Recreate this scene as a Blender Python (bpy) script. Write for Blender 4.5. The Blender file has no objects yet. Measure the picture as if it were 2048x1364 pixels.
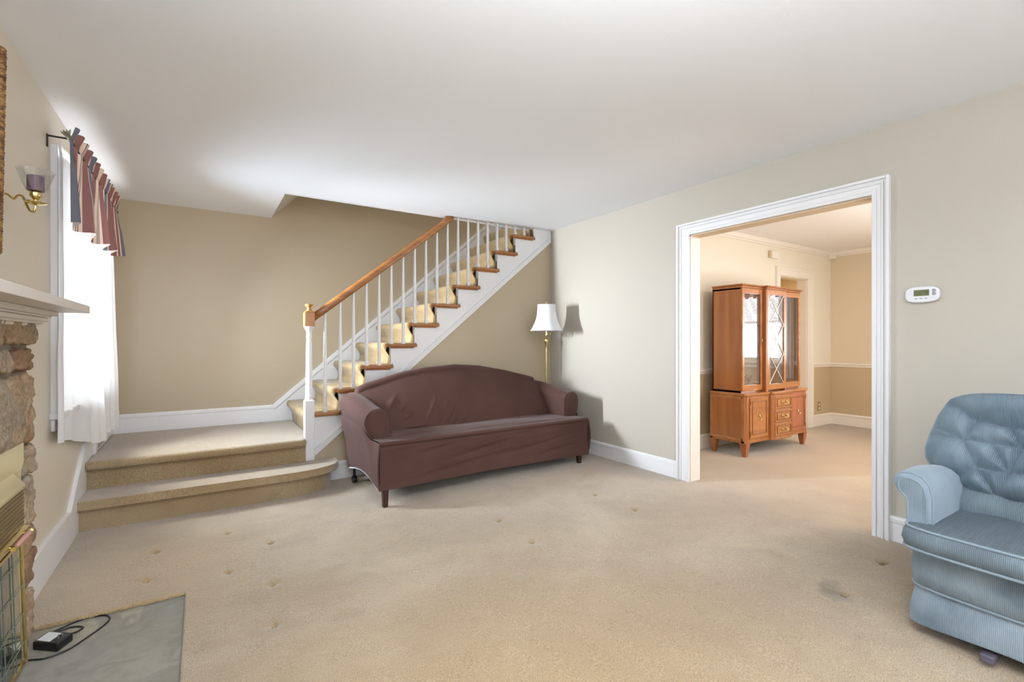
import bpy, bmesh, math, random
from math import sin, cos, pi, radians, sqrt, exp, atan2
from mathutils import Vector, Matrix, noise
R = random.Random(7)
SC = bpy.context.scene
COL = SC.collection
def sm(a, b, x):
    t = max(0.0, min(1.0, (x-a)/(b-a))); return t*t*(3-2*t)
def lerp(a, b, t): return a+(b-a)*t
def srgb(r, g, b):
    f = lambda c: (c/255/12.92) if c/255 <= .04045 else ((c/255+.055)/1.055)**2.4
    return (f(r), f(g), f(b), 1)
# ------------------------------------------------------------------ geometry helper
class MB:
    def __init__(s): s.v = []; s.f = []; s.uv = {}
    def box(s, x0, x1, y0, y1, z0, z1):
        n = len(s.v)
        s.v += [(x0,y0,z0),(x1,y0,z0),(x1,y1,z0),(x0,y1,z0),(x0,y0,z1),(x1,y0,z1),(x1,y1,z1),(x0,y1,z1)]
        s.f += [tuple(n+i for i in q) for q in ((3,2,1,0),(4,5,6,7),(0,1,5,4),(1,2,6,5),(2,3,7,6),(3,0,4,7))]
        return s
    def frustum(s, cx, cy, z0, z1, w0, w1, d0=None, d1=None):
        d0 = d0 or w0; d1 = d1 or w1; n = len(s.v)
        for z, w, d in ((z0,w0,d0),(z1,w1,d1)):
            s.v += [(cx-w/2,cy-d/2,z),(cx+w/2,cy-d/2,z),(cx+w/2,cy+d/2,z),(cx-w/2,cy+d/2,z)]
        s.f += [tuple(n+i for i in q) for q in ((3,2,1,0),(4,5,6,7),(0,1,5,4),(1,2,6,5),(2,3,7,6),(3,0,4,7))]
        return s
    def prism(s, poly, axis, a, b):
        """poly: 2D list; axis 'x': poly=(y,z); 'y': poly=(x,z); 'z': poly=(x,y)"""
        n = len(s.v); m = len(poly)
        for t in (a, b):
            for p, q in poly:
                s.v.append({'x': (t,p,q), 'y': (p,t,q), 'z': (p,q,t)}[axis])
        s.f.append(tuple(range(n, n+m))); s.f.append(tuple(range(n+2*m-1, n+m-1, -1)))
        for i in range(m):
            j = (i+1) % m; s.f.append((n+i, n+m+i, n+m+j, n+j))
        return s
    def lathe(s, prof, c=(0,0,0), seg=20, cap=True, M=None):
        n = len(s.v); m = len(prof)
        for r, z in prof:
            for k in range(seg):
                a = 2*pi*k/seg; p = Vector((r*cos(a), r*sin(a), z))
                if M: p = M @ p
                s.v.append((p.x+c[0], p.y+c[1], p.z+c[2]))
        for i in range(m-1):
            for k in range(seg):
                l = (k+1) % seg
                s.f.append((n+i*seg+k, n+i*seg+l, n+(i+1)*seg+l, n+(i+1)*seg+k))
        if cap:
            s.f.append(tuple(n+k for k in range(seg-1, -1, -1))); s.f.append(tuple(n+(m-1)*seg+k for k in range(seg)))
        return s
    def tube(s, path, r, seg=10, closed=False):
        P = [Vector(p) for p in path]; N = len(P); n = len(s.v); up = None
        for i, p in enumerate(P):
            if closed: t = P[(i+1) % N]-P[i-1]
            else: t = P[min(i+1, N-1)]-P[max(i-1, 0)]
            t = t.normalized() if t.length > 1e-9 else Vector((0,0,1))
            if up is None:
                up = Vector((0,0,1)) if abs(t.z) < .9 else Vector((1,0,0))
            a = (up - t*up.dot(t))
            a = a.normalized() if a.length > 1e-6 else t.orthogonal().normalized()
            b = t.cross(a); up = a
            rr = r[i] if isinstance(r, (list, tuple)) else r
            for k in range(seg):
                q = p + a*rr*cos(2*pi*k/seg) + b*rr*sin(2*pi*k/seg); s.v.append(tuple(q))
        for i in range(N if closed else N-1):
            j = (i+1) % N
            for k in range(seg):
                l = (k+1) % seg
                s.f.append((n+i*seg+k, n+i*seg+l, n+j*seg+l, n+j*seg+k))
        if not closed:
            s.f.append(tuple(n+k for k in range(seg-1, -1, -1))); s.f.append(tuple(n+(N-1)*seg+k for k in range(seg)))
        return s
    def grid(s, fn, nu, nv, cu=False, cv=False, uv=False):
        n = len(s.v)
        for i in range(nu+(0 if cu else 1)):
            for j in range(nv+(0 if cv else 1)):
                if uv: s.uv[len(s.v)] = (i/nu, j/nv)
                s.v.append(tuple(fn(i/nu, j/nv)))
        W = nv+(0 if cv else 1); U = nu+(0 if cu else 1)
        for i in range(nu):
            for j in range(nv):
                a = n+i*W+j; b = n+((i+1) % U)*W+j; c = n+((i+1) % U)*W+(j+1) % W; d = n+i*W+(j+1) % W
                s.f.append((a, b, c, d))
        return s
    def build(s, name, mat, parent=None, smooth=False, bevel=0, seg=2, auto=True, solid=0, subsurf=0, weld=False):
        me = bpy.data.meshes.new(name); me.from_pydata(s.v, [], s.f); me.update()
        bm = bmesh.new(); bm.from_mesh(me)
        if weld: bmesh.ops.remove_doubles(bm, verts=bm.verts, dist=1e-5)
        if not s.uv: bmesh.ops.recalc_face_normals(bm, faces=bm.faces)
        bm.to_mesh(me); bm.free()
        if s.uv and not weld:
            L = me.uv_layers.new(name='UVMap')
            for lp in me.loops: L.data[lp.index].uv = s.uv.get(lp.vertex_index, (0,0))
        o = bpy.data.objects.new(name, me); COL.objects.link(o)
        if mat: me.materials.append(mat)
        if smooth:
            for p in me.polygons: p.use_smooth = True
        if bevel:
            m = o.modifiers.new('b', 'BEVEL'); m.width = bevel; m.segments = seg; m.limit_method = 'ANGLE'; m.angle_limit = radians(35)
            m.harden_normals = False
            for p in me.polygons: p.use_smooth = True
            me.set_sharp_from_angle(angle=radians(40)) if hasattr(me, 'set_sharp_from_angle') else None
        if solid:
            m = o.modifiers.new('s', 'SOLIDIFY'); m.thickness = solid; m.offset = 0
        if subsurf:
            m = o.modifiers.new('ss', 'SUBSURF'); m.levels = subsurf; m.render_levels = subsurf
        if smooth and not bevel and auto and hasattr(me, 'set_sharp_from_angle'):
            me.set_sharp_from_angle(angle=radians(50))
        if parent:
            o.parent = parent
            if parent.type == 'EMPTY' and parent.get('_w', 0): o.location = -Vector(parent.location)
        return o
def tag(o, label=None, cat=None, group=None, kind=None):
    if label: o['label'] = label
    if cat: o['category'] = cat
    if group: o['group'] = group
    if kind: o['kind'] = kind
    return o
def thing(name, label, cat, loc=(0,0,0), rz=0, group=None, world=True):
    o = bpy.data.objects.new(name, None); COL.objects.link(o)
    o.location = loc; o.rotation_euler = (0,0,rz); o.empty_display_size = .1
    if world: o['_w'] = 1
    return tag(o, label, cat, group)
def struct(mb, name, mat, label, cat, **k):
    return tag(mb.build(name, mat, **k), label, cat, kind='structure')
# ------------------------------------------------------------------ materials
def nodes(name):
    m = bpy.data.materials.new(name); m.use_nodes = True
    return m, m.node_tree.nodes, m.node_tree.links, m.node_tree.nodes['Principled BSDF']
def mat(name, col, rough=.5, metal=0, var=0, vscale=6, bump=0, bscale=80, coat=0, sheen=0, col2=None, spec=None, sub=0):
    m, N, L, B = nodes(name)
    B.inputs['Base Color'].default_value = col; B.inputs['Roughness'].default_value = rough; B.inputs['Metallic'].default_value = metal
    if coat: B.inputs['Coat Weight'].default_value = coat; B.inputs['Coat Roughness'].default_value = .15
    if sheen: B.inputs['Sheen Weight'].default_value = sheen; B.inputs['Sheen Roughness'].default_value = .4
    if spec is not None: B.inputs['Specular IOR Level'].default_value = spec
    tc = N.new('ShaderNodeTexCoord')
    if var or col2:
        n = N.new('ShaderNodeTexNoise'); n.inputs['Scale'].default_value = vscale; n.inputs['Detail'].default_value = 4
        L.new(tc.outputs['Object'], n.inputs['Vector'])
        r = N.new('ShaderNodeMix'); r.data_type = 'RGBA'
        c2 = col2 or tuple(c*(1-var) for c in col[:3])+(1,)
        r.inputs[6].default_value = col; r.inputs[7].default_value = c2
        mr = N.new('ShaderNodeMapRange'); mr.inputs[1].default_value = .35; mr.inputs[2].default_value = .65
        L.new(n.outputs['Fac'], mr.inputs[0]); L.new(mr.outputs[0], r.inputs[0]); L.new(r.outputs[2], B.inputs['Base Color'])
    if bump:
        n = N.new('ShaderNodeTexNoise'); n.inputs['Scale'].default_value = bscale; n.inputs['Detail'].default_value = 3
        L.new(tc.outputs['Object'], n.inputs['Vector'])
        b = N.new('ShaderNodeBump'); b.inputs['Strength'].default_value = bump; b.inputs['Distance'].default_value = .01
        L.new(n.outputs['Fac'], b.inputs['Height']); L.new(b.outputs['Normal'], B.inputs['Normal'])
    return m
def wood(name, c1, c2, axis='z', scale=14, rough=.35, coat=.4):
    m, N, L, B = nodes(name); B.inputs['Roughness'].default_value = rough
    B.inputs['Coat Weight'].default_value = coat; B.inputs['Coat Roughness'].default_value = .2
    tc = N.new('ShaderNodeTexCoord'); mp = N.new('ShaderNodeMapping')
    mp.inputs['Scale'].default_value = {'z': (1,1,.07), 'x': (.07,1,1), 'y': (1,.07,1)}[axis]
    n = N.new('ShaderNodeTexNoise'); n.inputs['Scale'].default_value = scale; n.inputs['Detail'].default_value = 6; n.inputs['Distortion'].default_value = .6
    cr = N.new('ShaderNodeValToRGB'); cr.color_ramp.elements[0].position = .3; cr.color_ramp.elements[0].color = c2
    cr.color_ramp.elements[1].position = .68; cr.color_ramp.elements[1].color = c1
    L.new(tc.outputs['Object'], mp.inputs[0]); L.new(mp.outputs[0], n.inputs['Vector']); L.new(n.outputs['Fac'], cr.inputs[0]); L.new(cr.outputs[0], B.inputs['Base Color'])
    return m
CEIL = mat('ceiling_paint', srgb(240,243,248), .9, bump=.05, bscale=60)
WALLR = mat('wall_greige', srgb(191,184,172), .55, var=.03, vscale=1.2, bump=.05, bscale=30)
WALLB = mat('wall_tan', srgb(189,173,147), .38, var=.04, vscale=1.5, bump=.06, bscale=14)
WALLL = mat('wall_left_paint', srgb(224,213,195), .4, var=.03, vscale=1.5, bump=.06, bscale=14)
TRIM = mat('white_gloss_trim', srgb(236,236,238), .3)
TRIMD = mat('cream_trim', srgb(240,232,222), .4)
DUP = mat('dining_upper', srgb(236,228,212), .6)
DLOW = mat('dining_lower', srgb(200,178,144), .6)
OAK = wood('oak_stain', srgb(178,118,62), srgb(140,86,40), 'x', 18)
OAKV = wood('oak_newel', srgb(205,140,66), srgb(168,102,40), 'z', 18)
HW = wood('hutch_wood', srgb(174,110,60), srgb(144,86,44), 'z', 12, .35, .5)
HWT = wood('hutch_wood_top', srgb(186,124,74), srgb(158,100,56), 'x', 12, .25, .6)
HWD = wood('hutch_moulding_shade', srgb(140,84,44), srgb(112,64,32), 'z', 12)  # darker wood that draws shade outlines around door and drawer panels
HWR = wood('hutch_wood_red', srgb(176,106,72), srgb(148,84,54), 'z', 12, .35, .5)
HWI = mat('hutch_interior_lit', srgb(214,200,188), .6)  # pale colour stands in for brightness inside the closed case
BRASS = mat('brass', srgb(214,192,132), .2, 1)
BRASSP = mat('brass_pale', srgb(228,216,170), .28, .55)
BRASSD = mat('antique_brass', srgb(170,130,66), .3, 1)
BLACK = mat('black_plastic', srgb(22,23,27), .32)
DARKM = mat('dark_iron', srgb(60,56,50), .45, .6)
STEEL = mat('steel', srgb(170,168,160), .3, 1)
PLAST = mat('white_plastic', srgb(232,233,238), .35)
PLASTG = mat('grey_button', srgb(150,155,165), .5)
LEGW = mat('dark_leg_wood', srgb(58,34,26), .4, var=.2)
CANDLE = mat('mauve_wax', srgb(122,98,112), .5, bump=.3, bscale=120)
PAPER = mat('paper_label', srgb(222,224,224), .6, var=.08, vscale=60)
LINING = mat('white_lining', srgb(225,222,222), .8)
def glassmat(name, tint=(1,1,1,1), refl=.12, rough=.0):
    m, N, L, B = nodes(name); N.remove(B); out = N['Material Output']
    t = N.new('ShaderNodeBsdfTransparent'); t.inputs[0].default_value = tint
    g = N.new('ShaderNodeBsdfGlossy'); g.inputs['Roughness'].default_value = rough
    fr0 = N.new('ShaderNodeLayerWeight'); fr0.inputs[0].default_value = .5; fr = N.new('ShaderNodeMath'); fr.operation = 'POWER'; fr.inputs[1].default_value = 4; L.new(fr0.outputs['Facing'], fr.inputs[0])
    ad = N.new('ShaderNodeMath'); ad.operation = 'ADD'; ad.inputs[1].default_value = refl; ad.use_clamp = True
    mx = N.new('ShaderNodeMixShader')
    L.new(fr.outputs[0], ad.inputs[0]); L.new(ad.outputs[0], mx.inputs[0]); L.new(t.outputs[0], mx.inputs[1]); L.new(g.outputs[0], mx.inputs[2]); L.new(mx.outputs[0], out.inputs[0])
    return m
GLASS = glassmat('cabinet_glass', refl=.2)
WGLASS = glassmat('window_glass', refl=.0)
CUPG = glassmat('cup_glass', (.90,.91,.92,1), .14, .08)
FGLASS = glassmat('fire_glass', (.80,.84,.82,1), .30, .03)
def carpet_mat(name='carpet'):
    m, N, L, B = nodes(name); B.inputs['Roughness'].default_value = .95; B.inputs['Specular IOR Level'].default_value = .1
    B.inputs['Sheen Weight'].default_value = .55; B.inputs['Sheen Roughness'].default_value = .5; B.inputs['Sheen Tint'].default_value = srgb(226,232,240)
    tc = N.new('ShaderNodeTexCoord')
    def noi(sc, det=4, dist=0, vec=None):
        n = N.new('ShaderNodeTexNoise'); n.inputs['Scale'].default_value = sc; n.inputs['Detail'].default_value = det; n.inputs['Distortion'].default_value = dist
        L.new(vec or tc.outputs['Object'], n.inputs['Vector']); return n
    def mr(src, a, b, c=0, d=1):
        q = N.new('ShaderNodeMapRange'); q.inputs[1].default_value = a; q.inputs[2].default_value = b; q.inputs[3].default_value = c; q.inputs[4].default_value = d
        L.new(src, q.inputs[0]); return q.outputs[0]
    def mixc(f, a, b):
        r = N.new('ShaderNodeMix'); r.data_type = 'RGBA'
        L.new(f, r.inputs[0])
        for k, x in ((6,a),(7,b)):
            if isinstance(x, tuple): r.inputs[k].default_value = x
            else: L.new(x, r.inputs[k])
        return r.outputs[2]
    base = mixc(mr(noi(1.1, 5, .6).outputs['Fac'], .38, .62), srgb(182,160,128), srgb(165,140,105))
    c2 = mixc(mr(noi(4.5, 8, .8).outputs['Fac'], .45, .75, 0, .6), base, srgb(158,134,102))
    # worn patch in front of the recliner and traffic lane, plus broad warm zones
    def spot(x, y, rx, ry, src, amt, colr, rot=0):
        mp = N.new('ShaderNodeMapping'); mp.vector_type = 'TEXTURE'; mp.inputs['Location'].default_value = (x,y,0); mp.inputs['Scale'].default_value = (rx,ry,1); mp.inputs['Rotation'].default_value = (0,0,rot)
        nv = N.new('ShaderNodeVectorMath'); nv.operation = 'ADD'; nn = noi(3.5, 4)
        sc = N.new('ShaderNodeVectorMath'); sc.operation = 'SCALE'; sc.inputs['Scale'].default_value = .35
        L.new(nn.outputs['Color'], sc.inputs[0]); L.new(tc.outputs['Object'], nv.inputs[0]); L.new(sc.outputs[0], nv.inputs[1])
        L.new(nv.outputs[0], mp.inputs[0])
        mul = N.new('ShaderNodeVectorMath'); mul.operation = 'MULTIPLY'; mul.inputs[1].default_value = (1,1,0); L.new(mp.outputs[0], mul.inputs[0])
        ln = N.new('ShaderNodeVectorMath'); ln.operation = 'LENGTH'; L.new(mul.outputs[0], ln.inputs[0])
        return mixc(mr(ln.outputs['Value'], 1.0, .25, 0, amt), src, colr)
    c3 = spot(2.85+.17, 1.2+.17, .62, .40, c2, .5, srgb(150,126,92))
    c3 = spot(2.53+.17, 1.04+.17, .10, .06, c3, .75, srgb(96,80,58), .4)
    c3 = spot(3.02+.17, 1.07+.17, .07, .04, c3, .6, srgb(100,80,52))
    c3 = spot(1.9+.17, 1.35+.17, .8, .4, c3, .3, srgb(158,132,98), -.5)
    c3 = spot(.9+.17, 1.2+.17, 1.3, 1.1, c3, .72, srgb(172,142,100))  # foreground warmth painted in, away from the cool window light
    c3 = spot(-.2+.17, 3.2+.17, .6, .8, c3, .65, srgb(190,160,114))  # same painted warmth by the left wall, outside the cool light
    c3 = spot(5.4+.17, 2.0+.17, 2.4, 1.8, c3, .6, srgb(196,162,116))  # warmer tone across the dining room carpet
    c3 = spot(1.6+.17, 1.9+.17, .35, .7, c3, .25, srgb(168,140,104), -.6)
    f = noi(260, 2); c4n = N.new('ShaderNodeMix'); c4n.data_type = 'RGBA'; c4n.blend_type = 'MULTIPLY'; c4n.inputs[0].default_value = 1
    g = N.new('ShaderNodeCombineColor'); v = mr(f.outputs['Fac'], .3, .7, .55, 1.28)
    for i in range(3): L.new(v, g.inputs[i])
    L.new(c3, c4n.inputs[6]); L.new(g.outputs[0], c4n.inputs[7]); L.new(c4n.outputs[2], B.inputs['Base Color'])
    b = N.new('ShaderNodeBump'); b.inputs['Strength'].default_value = .55; b.inputs['Distance'].default_value = .006
    ad = N.new('ShaderNodeMath'); ad.operation = 'ADD'; f2 = noi(45, 3)
    L.new(f.outputs['Fac'], ad.inputs[0]); L.new(f2.outputs['Fac'], ad.inputs[1])
    L.new(ad.outputs[0], b.inputs['Height']); L.new(b.outputs['Normal'], B.inputs['Normal'])
    return m
CARPET = carpet_mat()
def sheer_mat():
    m, N, L, B = nodes('sheer_white'); N.remove(B); out = N['Material Output']
    d = N.new('ShaderNodeBsdfDiffuse'); d.inputs[0].default_value = (.88,.88,.89,1)
    t = N.new('ShaderNodeBsdfTranslucent'); t.inputs[0].default_value = (.9,.9,.92,1)
    tr = N.new('ShaderNodeBsdfTransparent')
    m1 = N.new('ShaderNodeMixShader'); m1.inputs[0].default_value = .20
    m2 = N.new('ShaderNodeMixShader'); m2.inputs[0].default_value = .035
    L.new(d.outputs[0], m1.inputs[1]); L.new(t.outputs[0], m1.inputs[2]); L.new(m1.outputs[0], m2.inputs[1]); L.new(tr.outputs[0], m2.inputs[2]); L.new(m2.outputs[0], out.inputs[0])
    return m
SHEER = sheer_mat()
def valance_mat(name, rep=2.6):
    m, N, L, B = nodes(name); B.inputs['Roughness'].default_value = .75
    uv = N.new('ShaderNodeUVMap'); sx = N.new('ShaderNodeSeparateXYZ'); L.new(uv.outputs[0], sx.inputs[0])
    mu = N.new('ShaderNodeMath'); mu.operation = 'MULTIPLY'; mu.inputs[1].default_value = rep; L.new(sx.outputs[0], mu.inputs[0])
    fr = N.new('ShaderNodeMath'); fr.operation = 'FRACT'; L.new(mu.outputs[0], fr.inputs[0])
    cr = N.new('ShaderNodeValToRGB'); cr.color_ramp.interpolation = 'CONSTANT'; E = cr.color_ramp.elements
    rose = srgb(152,106,104); cream = srgb(244,222,206); navy = srgb(118,120,136); dk = srgb(66,44,48)
    seq = [(0,navy),(.16,cream),(.175,rose),(.42,cream),(.5,dk),(.51,cream),(.53,dk),(.54,cream),(.60,rose),(.82,cream),(.85,rose),(.90,cream),(.93,navy)]
    E[0].position = 0; E[0].color = seq[0][1]; E[1].position = seq[1][0]; E[1].color = seq[1][1]
    for p, c in seq[2:]:
        e = E.new(p); e.color = c
    L.new(fr.outputs[0], cr.inputs[0])
    ge = N.new('ShaderNodeNewGeometry'); mx = N.new('ShaderNodeMix'); mx.data_type = 'RGBA'
    L.new(ge.outputs['Backfacing'], mx.inputs[0]); L.new(cr.outputs[0], mx.inputs[6]); mx.inputs[7].default_value = srgb(226,214,206)
    L.new(mx.outputs[2], B.inputs['Base Color'])
    tl = N.new('ShaderNodeBsdfTranslucent'); L.new(mx.outputs[2], tl.inputs[0]); ms = N.new('ShaderNodeMixShader'); ms.inputs[0].default_value = .12
    L.new(B.outputs[0], ms.inputs[1]); L.new(tl.outputs[0], ms.inputs[2]); L.new(ms.outputs[0], N['Material Output'].inputs[0])
    return m
VAL = valance_mat('striped_valance', 3.1)
def cord_mat(name='blue_corduroy', ca=(150,165,176), cb=(116,132,144), sh=.35):
    m, N, L, B = nodes(name); B.inputs['Roughness'].default_value = .8; B.inputs['Specular IOR Level'].default_value = .2
    B.inputs['Sheen Weight'].default_value = sh; B.inputs['Sheen Roughness'].default_value = .4; B.inputs['Sheen Tint'].default_value = srgb(190,214,230)
    tc = N.new('ShaderNodeTexCoord')
    w = N.new('ShaderNodeTexWave'); w.bands_direction = 'Y'; w.inputs['Scale'].default_value = 62; w.inputs['Distortion'].default_value = .12; w.inputs['Detail'].default_value = 1
    L.new(tc.outputs['Object'], w.inputs['Vector'])
    n = N.new('ShaderNodeTexNoise'); n.inputs['Scale'].default_value = 5; n.inputs['Detail'].default_value = 4; L.new(tc.outputs['Object'], n.inputs['Vector'])
    r1 = N.new('ShaderNodeMix'); r1.data_type = 'RGBA'; r1.inputs[6].default_value = srgb(*ca); r1.inputs[7].default_value = srgb(*cb)
    mr = N.new('ShaderNodeMapRange'); mr.inputs[1].default_value = .35; mr.inputs[2].default_value = .65; L.new(n.outputs['Fac'], mr.inputs[0]); L.new(mr.outputs[0], r1.inputs[0])
    r2 = N.new('ShaderNodeMix'); r2.data_type = 'RGBA'; r2.blend_type = 'MULTIPLY'; r2.inputs[0].default_value = 1
    m2 = N.new('ShaderNodeMapRange'); m2.inputs[1].default_value = 0; m2.inputs[2].default_value = .5; m2.inputs[3].default_value = .66; m2.inputs[4].default_value = 1.02
    L.new(w.outputs['Fac'], m2.inputs[0]); cc = N.new('ShaderNodeCombineColor')
    for i in range(3): L.new(m2.outputs[0], cc.inputs[i])
    L.new(r1.outputs[2], r2.inputs[6]); L.new(cc.outputs[0], r2.inputs[7])
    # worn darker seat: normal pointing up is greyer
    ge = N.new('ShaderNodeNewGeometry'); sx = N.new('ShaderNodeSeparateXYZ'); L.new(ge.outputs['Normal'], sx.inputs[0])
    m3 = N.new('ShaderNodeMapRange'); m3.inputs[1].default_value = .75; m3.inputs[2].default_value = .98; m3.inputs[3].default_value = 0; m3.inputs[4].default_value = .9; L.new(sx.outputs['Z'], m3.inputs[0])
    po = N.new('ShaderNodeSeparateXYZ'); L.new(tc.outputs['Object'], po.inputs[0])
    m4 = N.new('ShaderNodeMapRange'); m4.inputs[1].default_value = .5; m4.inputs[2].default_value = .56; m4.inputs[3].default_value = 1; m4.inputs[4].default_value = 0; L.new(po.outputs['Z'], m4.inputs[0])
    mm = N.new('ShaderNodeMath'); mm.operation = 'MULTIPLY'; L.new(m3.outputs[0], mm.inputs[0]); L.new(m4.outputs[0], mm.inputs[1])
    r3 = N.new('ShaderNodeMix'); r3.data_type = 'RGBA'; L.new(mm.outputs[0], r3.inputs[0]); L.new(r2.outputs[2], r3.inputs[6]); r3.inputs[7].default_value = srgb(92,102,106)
    L.new(r3.outputs[2], B.inputs['Base Color'])
    b = N.new('ShaderNodeBump'); b.inputs['Strength'].default_value = .5; b.inputs['Distance'].default_value = .003; L.new(w.outputs['Fac'], b.inputs['Height']); L.new(b.outputs['Normal'], B.inputs['Normal'])
    return m
CORD = cord_mat()
CORDB = cord_mat('blue_corduroy_back_shaded', (132,148,159), (102,118,130), .3)  # darker copy, with shading on the chair back put into the blue
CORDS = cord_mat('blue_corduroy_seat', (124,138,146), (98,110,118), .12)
PIPE = mat('blue_piping', srgb(126,142,152), .7, sheen=.4)
VELV = mat('blue_velvet_arm', srgb(140,157,170), .8, var=.14, vscale=7, bump=.05, bscale=200, sheen=.35, spec=.2)
SOFA = mat('brown_stretch_fabric', srgb(88,62,56), .8, var=.12, vscale=3.5, bump=.10, bscale=420, sheen=.12, spec=.15)
SHADE = mat('lamp_shade_cloth', srgb(226,228,234), .8, bump=.08, bscale=200)
def stone_mat():
    m, N, L, B = nodes('field_stone'); B.inputs['Roughness'].default_value = .85
    tc = N.new('ShaderNodeTexCoord'); at = N.new('ShaderNodeNewGeometry')
    n = N.new('ShaderNodeTexNoise'); n.inputs['Scale'].default_value = 3.1; n.inputs['Detail'].default_value = 3; L.new(tc.outputs['Object'], n.inputs['Vector'])
    cr = N.new('ShaderNodeValToRGB'); E = cr.color_ramp.elements
    E[0].position = .25; E[0].color = srgb(146,116,92); E[1].position = .75; E[1].color = srgb(190,168,140)
    for p, c in ((.4, srgb(166,130,96)), (.52, srgb(180,156,126)), (.62, srgb(160,148,130))):
        e = E.new(p); e.color = c
    add = N.new('ShaderNodeMath'); add.operation = 'ADD'; sc = N.new('ShaderNodeMath'); sc.operation = 'MULTIPLY_ADD'; sc.inputs[1].default_value = .5; sc.inputs[2].default_value = -.25
    L.new(at.outputs['Random Per Island'], sc.inputs[0]); L.new(sc.outputs[0], add.inputs[0]); L.new(n.outputs['Fac'], add.inputs[1]); L.new(add.outputs[0], cr.inputs[0])
    n2 = N.new('ShaderNodeTexNoise'); n2.inputs['Scale'].default_value = 60; n2.inputs['Detail'].default_value = 8; L.new(tc.outputs['Object'], n2.inputs['Vector'])
    mr = N.new('ShaderNodeMapRange'); mr.inputs[1].default_value = .35; mr.inputs[2].default_value = .7; mr.inputs[3].default_value = 0; mr.inputs[4].default_value = .6; L.new(n2.outputs['Fac'], mr.inputs[0])
    mx = N.new('ShaderNodeMix'); mx.data_type = 'RGBA'; L.new(mr.outputs[0], mx.inputs[0]); L.new(cr.outputs[0], mx.inputs[6]); mx.inputs[7].default_value = srgb(108,78,56); L.new(mx.outputs[2], B.inputs['Base Color'])
    b = N.new('ShaderNodeBump'); b.inputs['Strength'].default_value = 1.0; b.inputs['Distance'].default_value = .008; L.new(n2.outputs['Fac'], b.inputs['Height']); L.new(b.outputs['Normal'], B.inputs['Normal'])
    return m
STONE = stone_mat()
MORTAR = mat('mortar', srgb(136,124,112), .9, var=.15, bump=.4, bscale=70)
def slate_mat():
    m, N, L, B = nodes('slate_flagstone'); B.inputs['Roughness'].default_value = .5
    tc = N.new('ShaderNodeTexCoord')
    wn = N.new('ShaderNodeTexNoise'); wn.inputs['Scale'].default_value = 2.5; L.new(tc.outputs['Object'], wn.inputs['Vector'])
    ad = N.new('ShaderNodeVectorMath'); ad.operation = 'MULTIPLY_ADD'; ad.inputs[1].default_value = (.28,.28,0); L.new(wn.outputs['Color'], ad.inputs[0]); L.new(tc.outputs['Object'], ad.inputs[2])
    vo = N.new('ShaderNodeTexVoronoi'); vo.inputs['Scale'].default_value = 3.4; L.new(ad.outputs[0], vo.inputs['Vector'])
    se = N.new('ShaderNodeSeparateColor'); L.new(vo.outputs['Color'], se.inputs[0])
    cr = N.new('ShaderNodeValToRGB'); E = cr.color_ramp.elements
    E[0].position = 0; E[0].color = srgb(150,146,130); E[1].position = 1; E[1].color = srgb(162,144,132)
    for p, c in ((.35, srgb(142,141,133)), (.6, srgb(168,160,140)), (.8, srgb(150,146,138))):
        e = E.new(p); e.color = c
    L.new(se.outputs[0], cr.inputs[0])
    n2 = N.new('ShaderNodeTexNoise'); n2.inputs['Scale'].default_value = 9; n2.inputs['Detail'].default_value = 10; n2.inputs['Distortion'].default_value = 1.2; L.new(tc.outputs['Object'], n2.inputs['Vector'])
    mr = N.new('ShaderNodeMapRange'); mr.inputs[1].default_value = .4; mr.inputs[2].default_value = .7; mr.inputs[3].default_value = 0; mr.inputs[4].default_value = .8; L.new(n2.outputs['Fac'], mr.inputs[0])
    mx = N.new('ShaderNodeMix'); mx.data_type = 'RGBA'; L.new(mr.outputs[0], mx.inputs[0]); L.new(cr.outputs[0], mx.inputs[6]); mx.inputs[7].default_value = srgb(126,118,106)
    ve = N.new('ShaderNodeTexVoronoi'); ve.feature = 'DISTANCE_TO_EDGE'; ve.inputs['Scale'].default_value = 3.4; L.new(ad.outputs[0], ve.inputs['Vector'])
    m5 = N.new('ShaderNodeMapRange'); m5.inputs[1].default_value = .0; m5.inputs[2].default_value = .02; m5.inputs[3].default_value = .22; m5.inputs[4].default_value = 0; L.new(ve.outputs['Distance'], m5.inputs[0])
    mx2 = N.new('ShaderNodeMix'); mx2.data_type = 'RGBA'; L.new(m5.outputs[0], mx2.inputs[0]); L.new(mx.outputs[2], mx2.inputs[6]); mx2.inputs[7].default_value = srgb(150,150,146)
    L.new(mx2.outputs[2], B.inputs['Base Color'])
    b = N.new('ShaderNodeBump'); b.inputs['Strength'].default_value = .5; b.inputs['Distance'].default_value = .01; L.new(n2.outputs['Fac'], b.inputs['Height']); L.new(b.outputs['Normal'], B.inputs['Normal'])
    return m
SLATE = slate_mat()
# ------------------------------------------------------------------ dimensions (metres), camera stands at x=0,y=0
XL, XR, YB = -.68, 3.40, 5.50         # left wall, right wall, back wall
YS = 4.43                              # face of the wall under the stairs
H = 2.44
XD, YD = 7.50, 3.25                    # dining room far wall and cabinet wall
YN = -2.3
def fz(x): return -.062+.062*min(1, max(0, (x-.9)/2.3))
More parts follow.
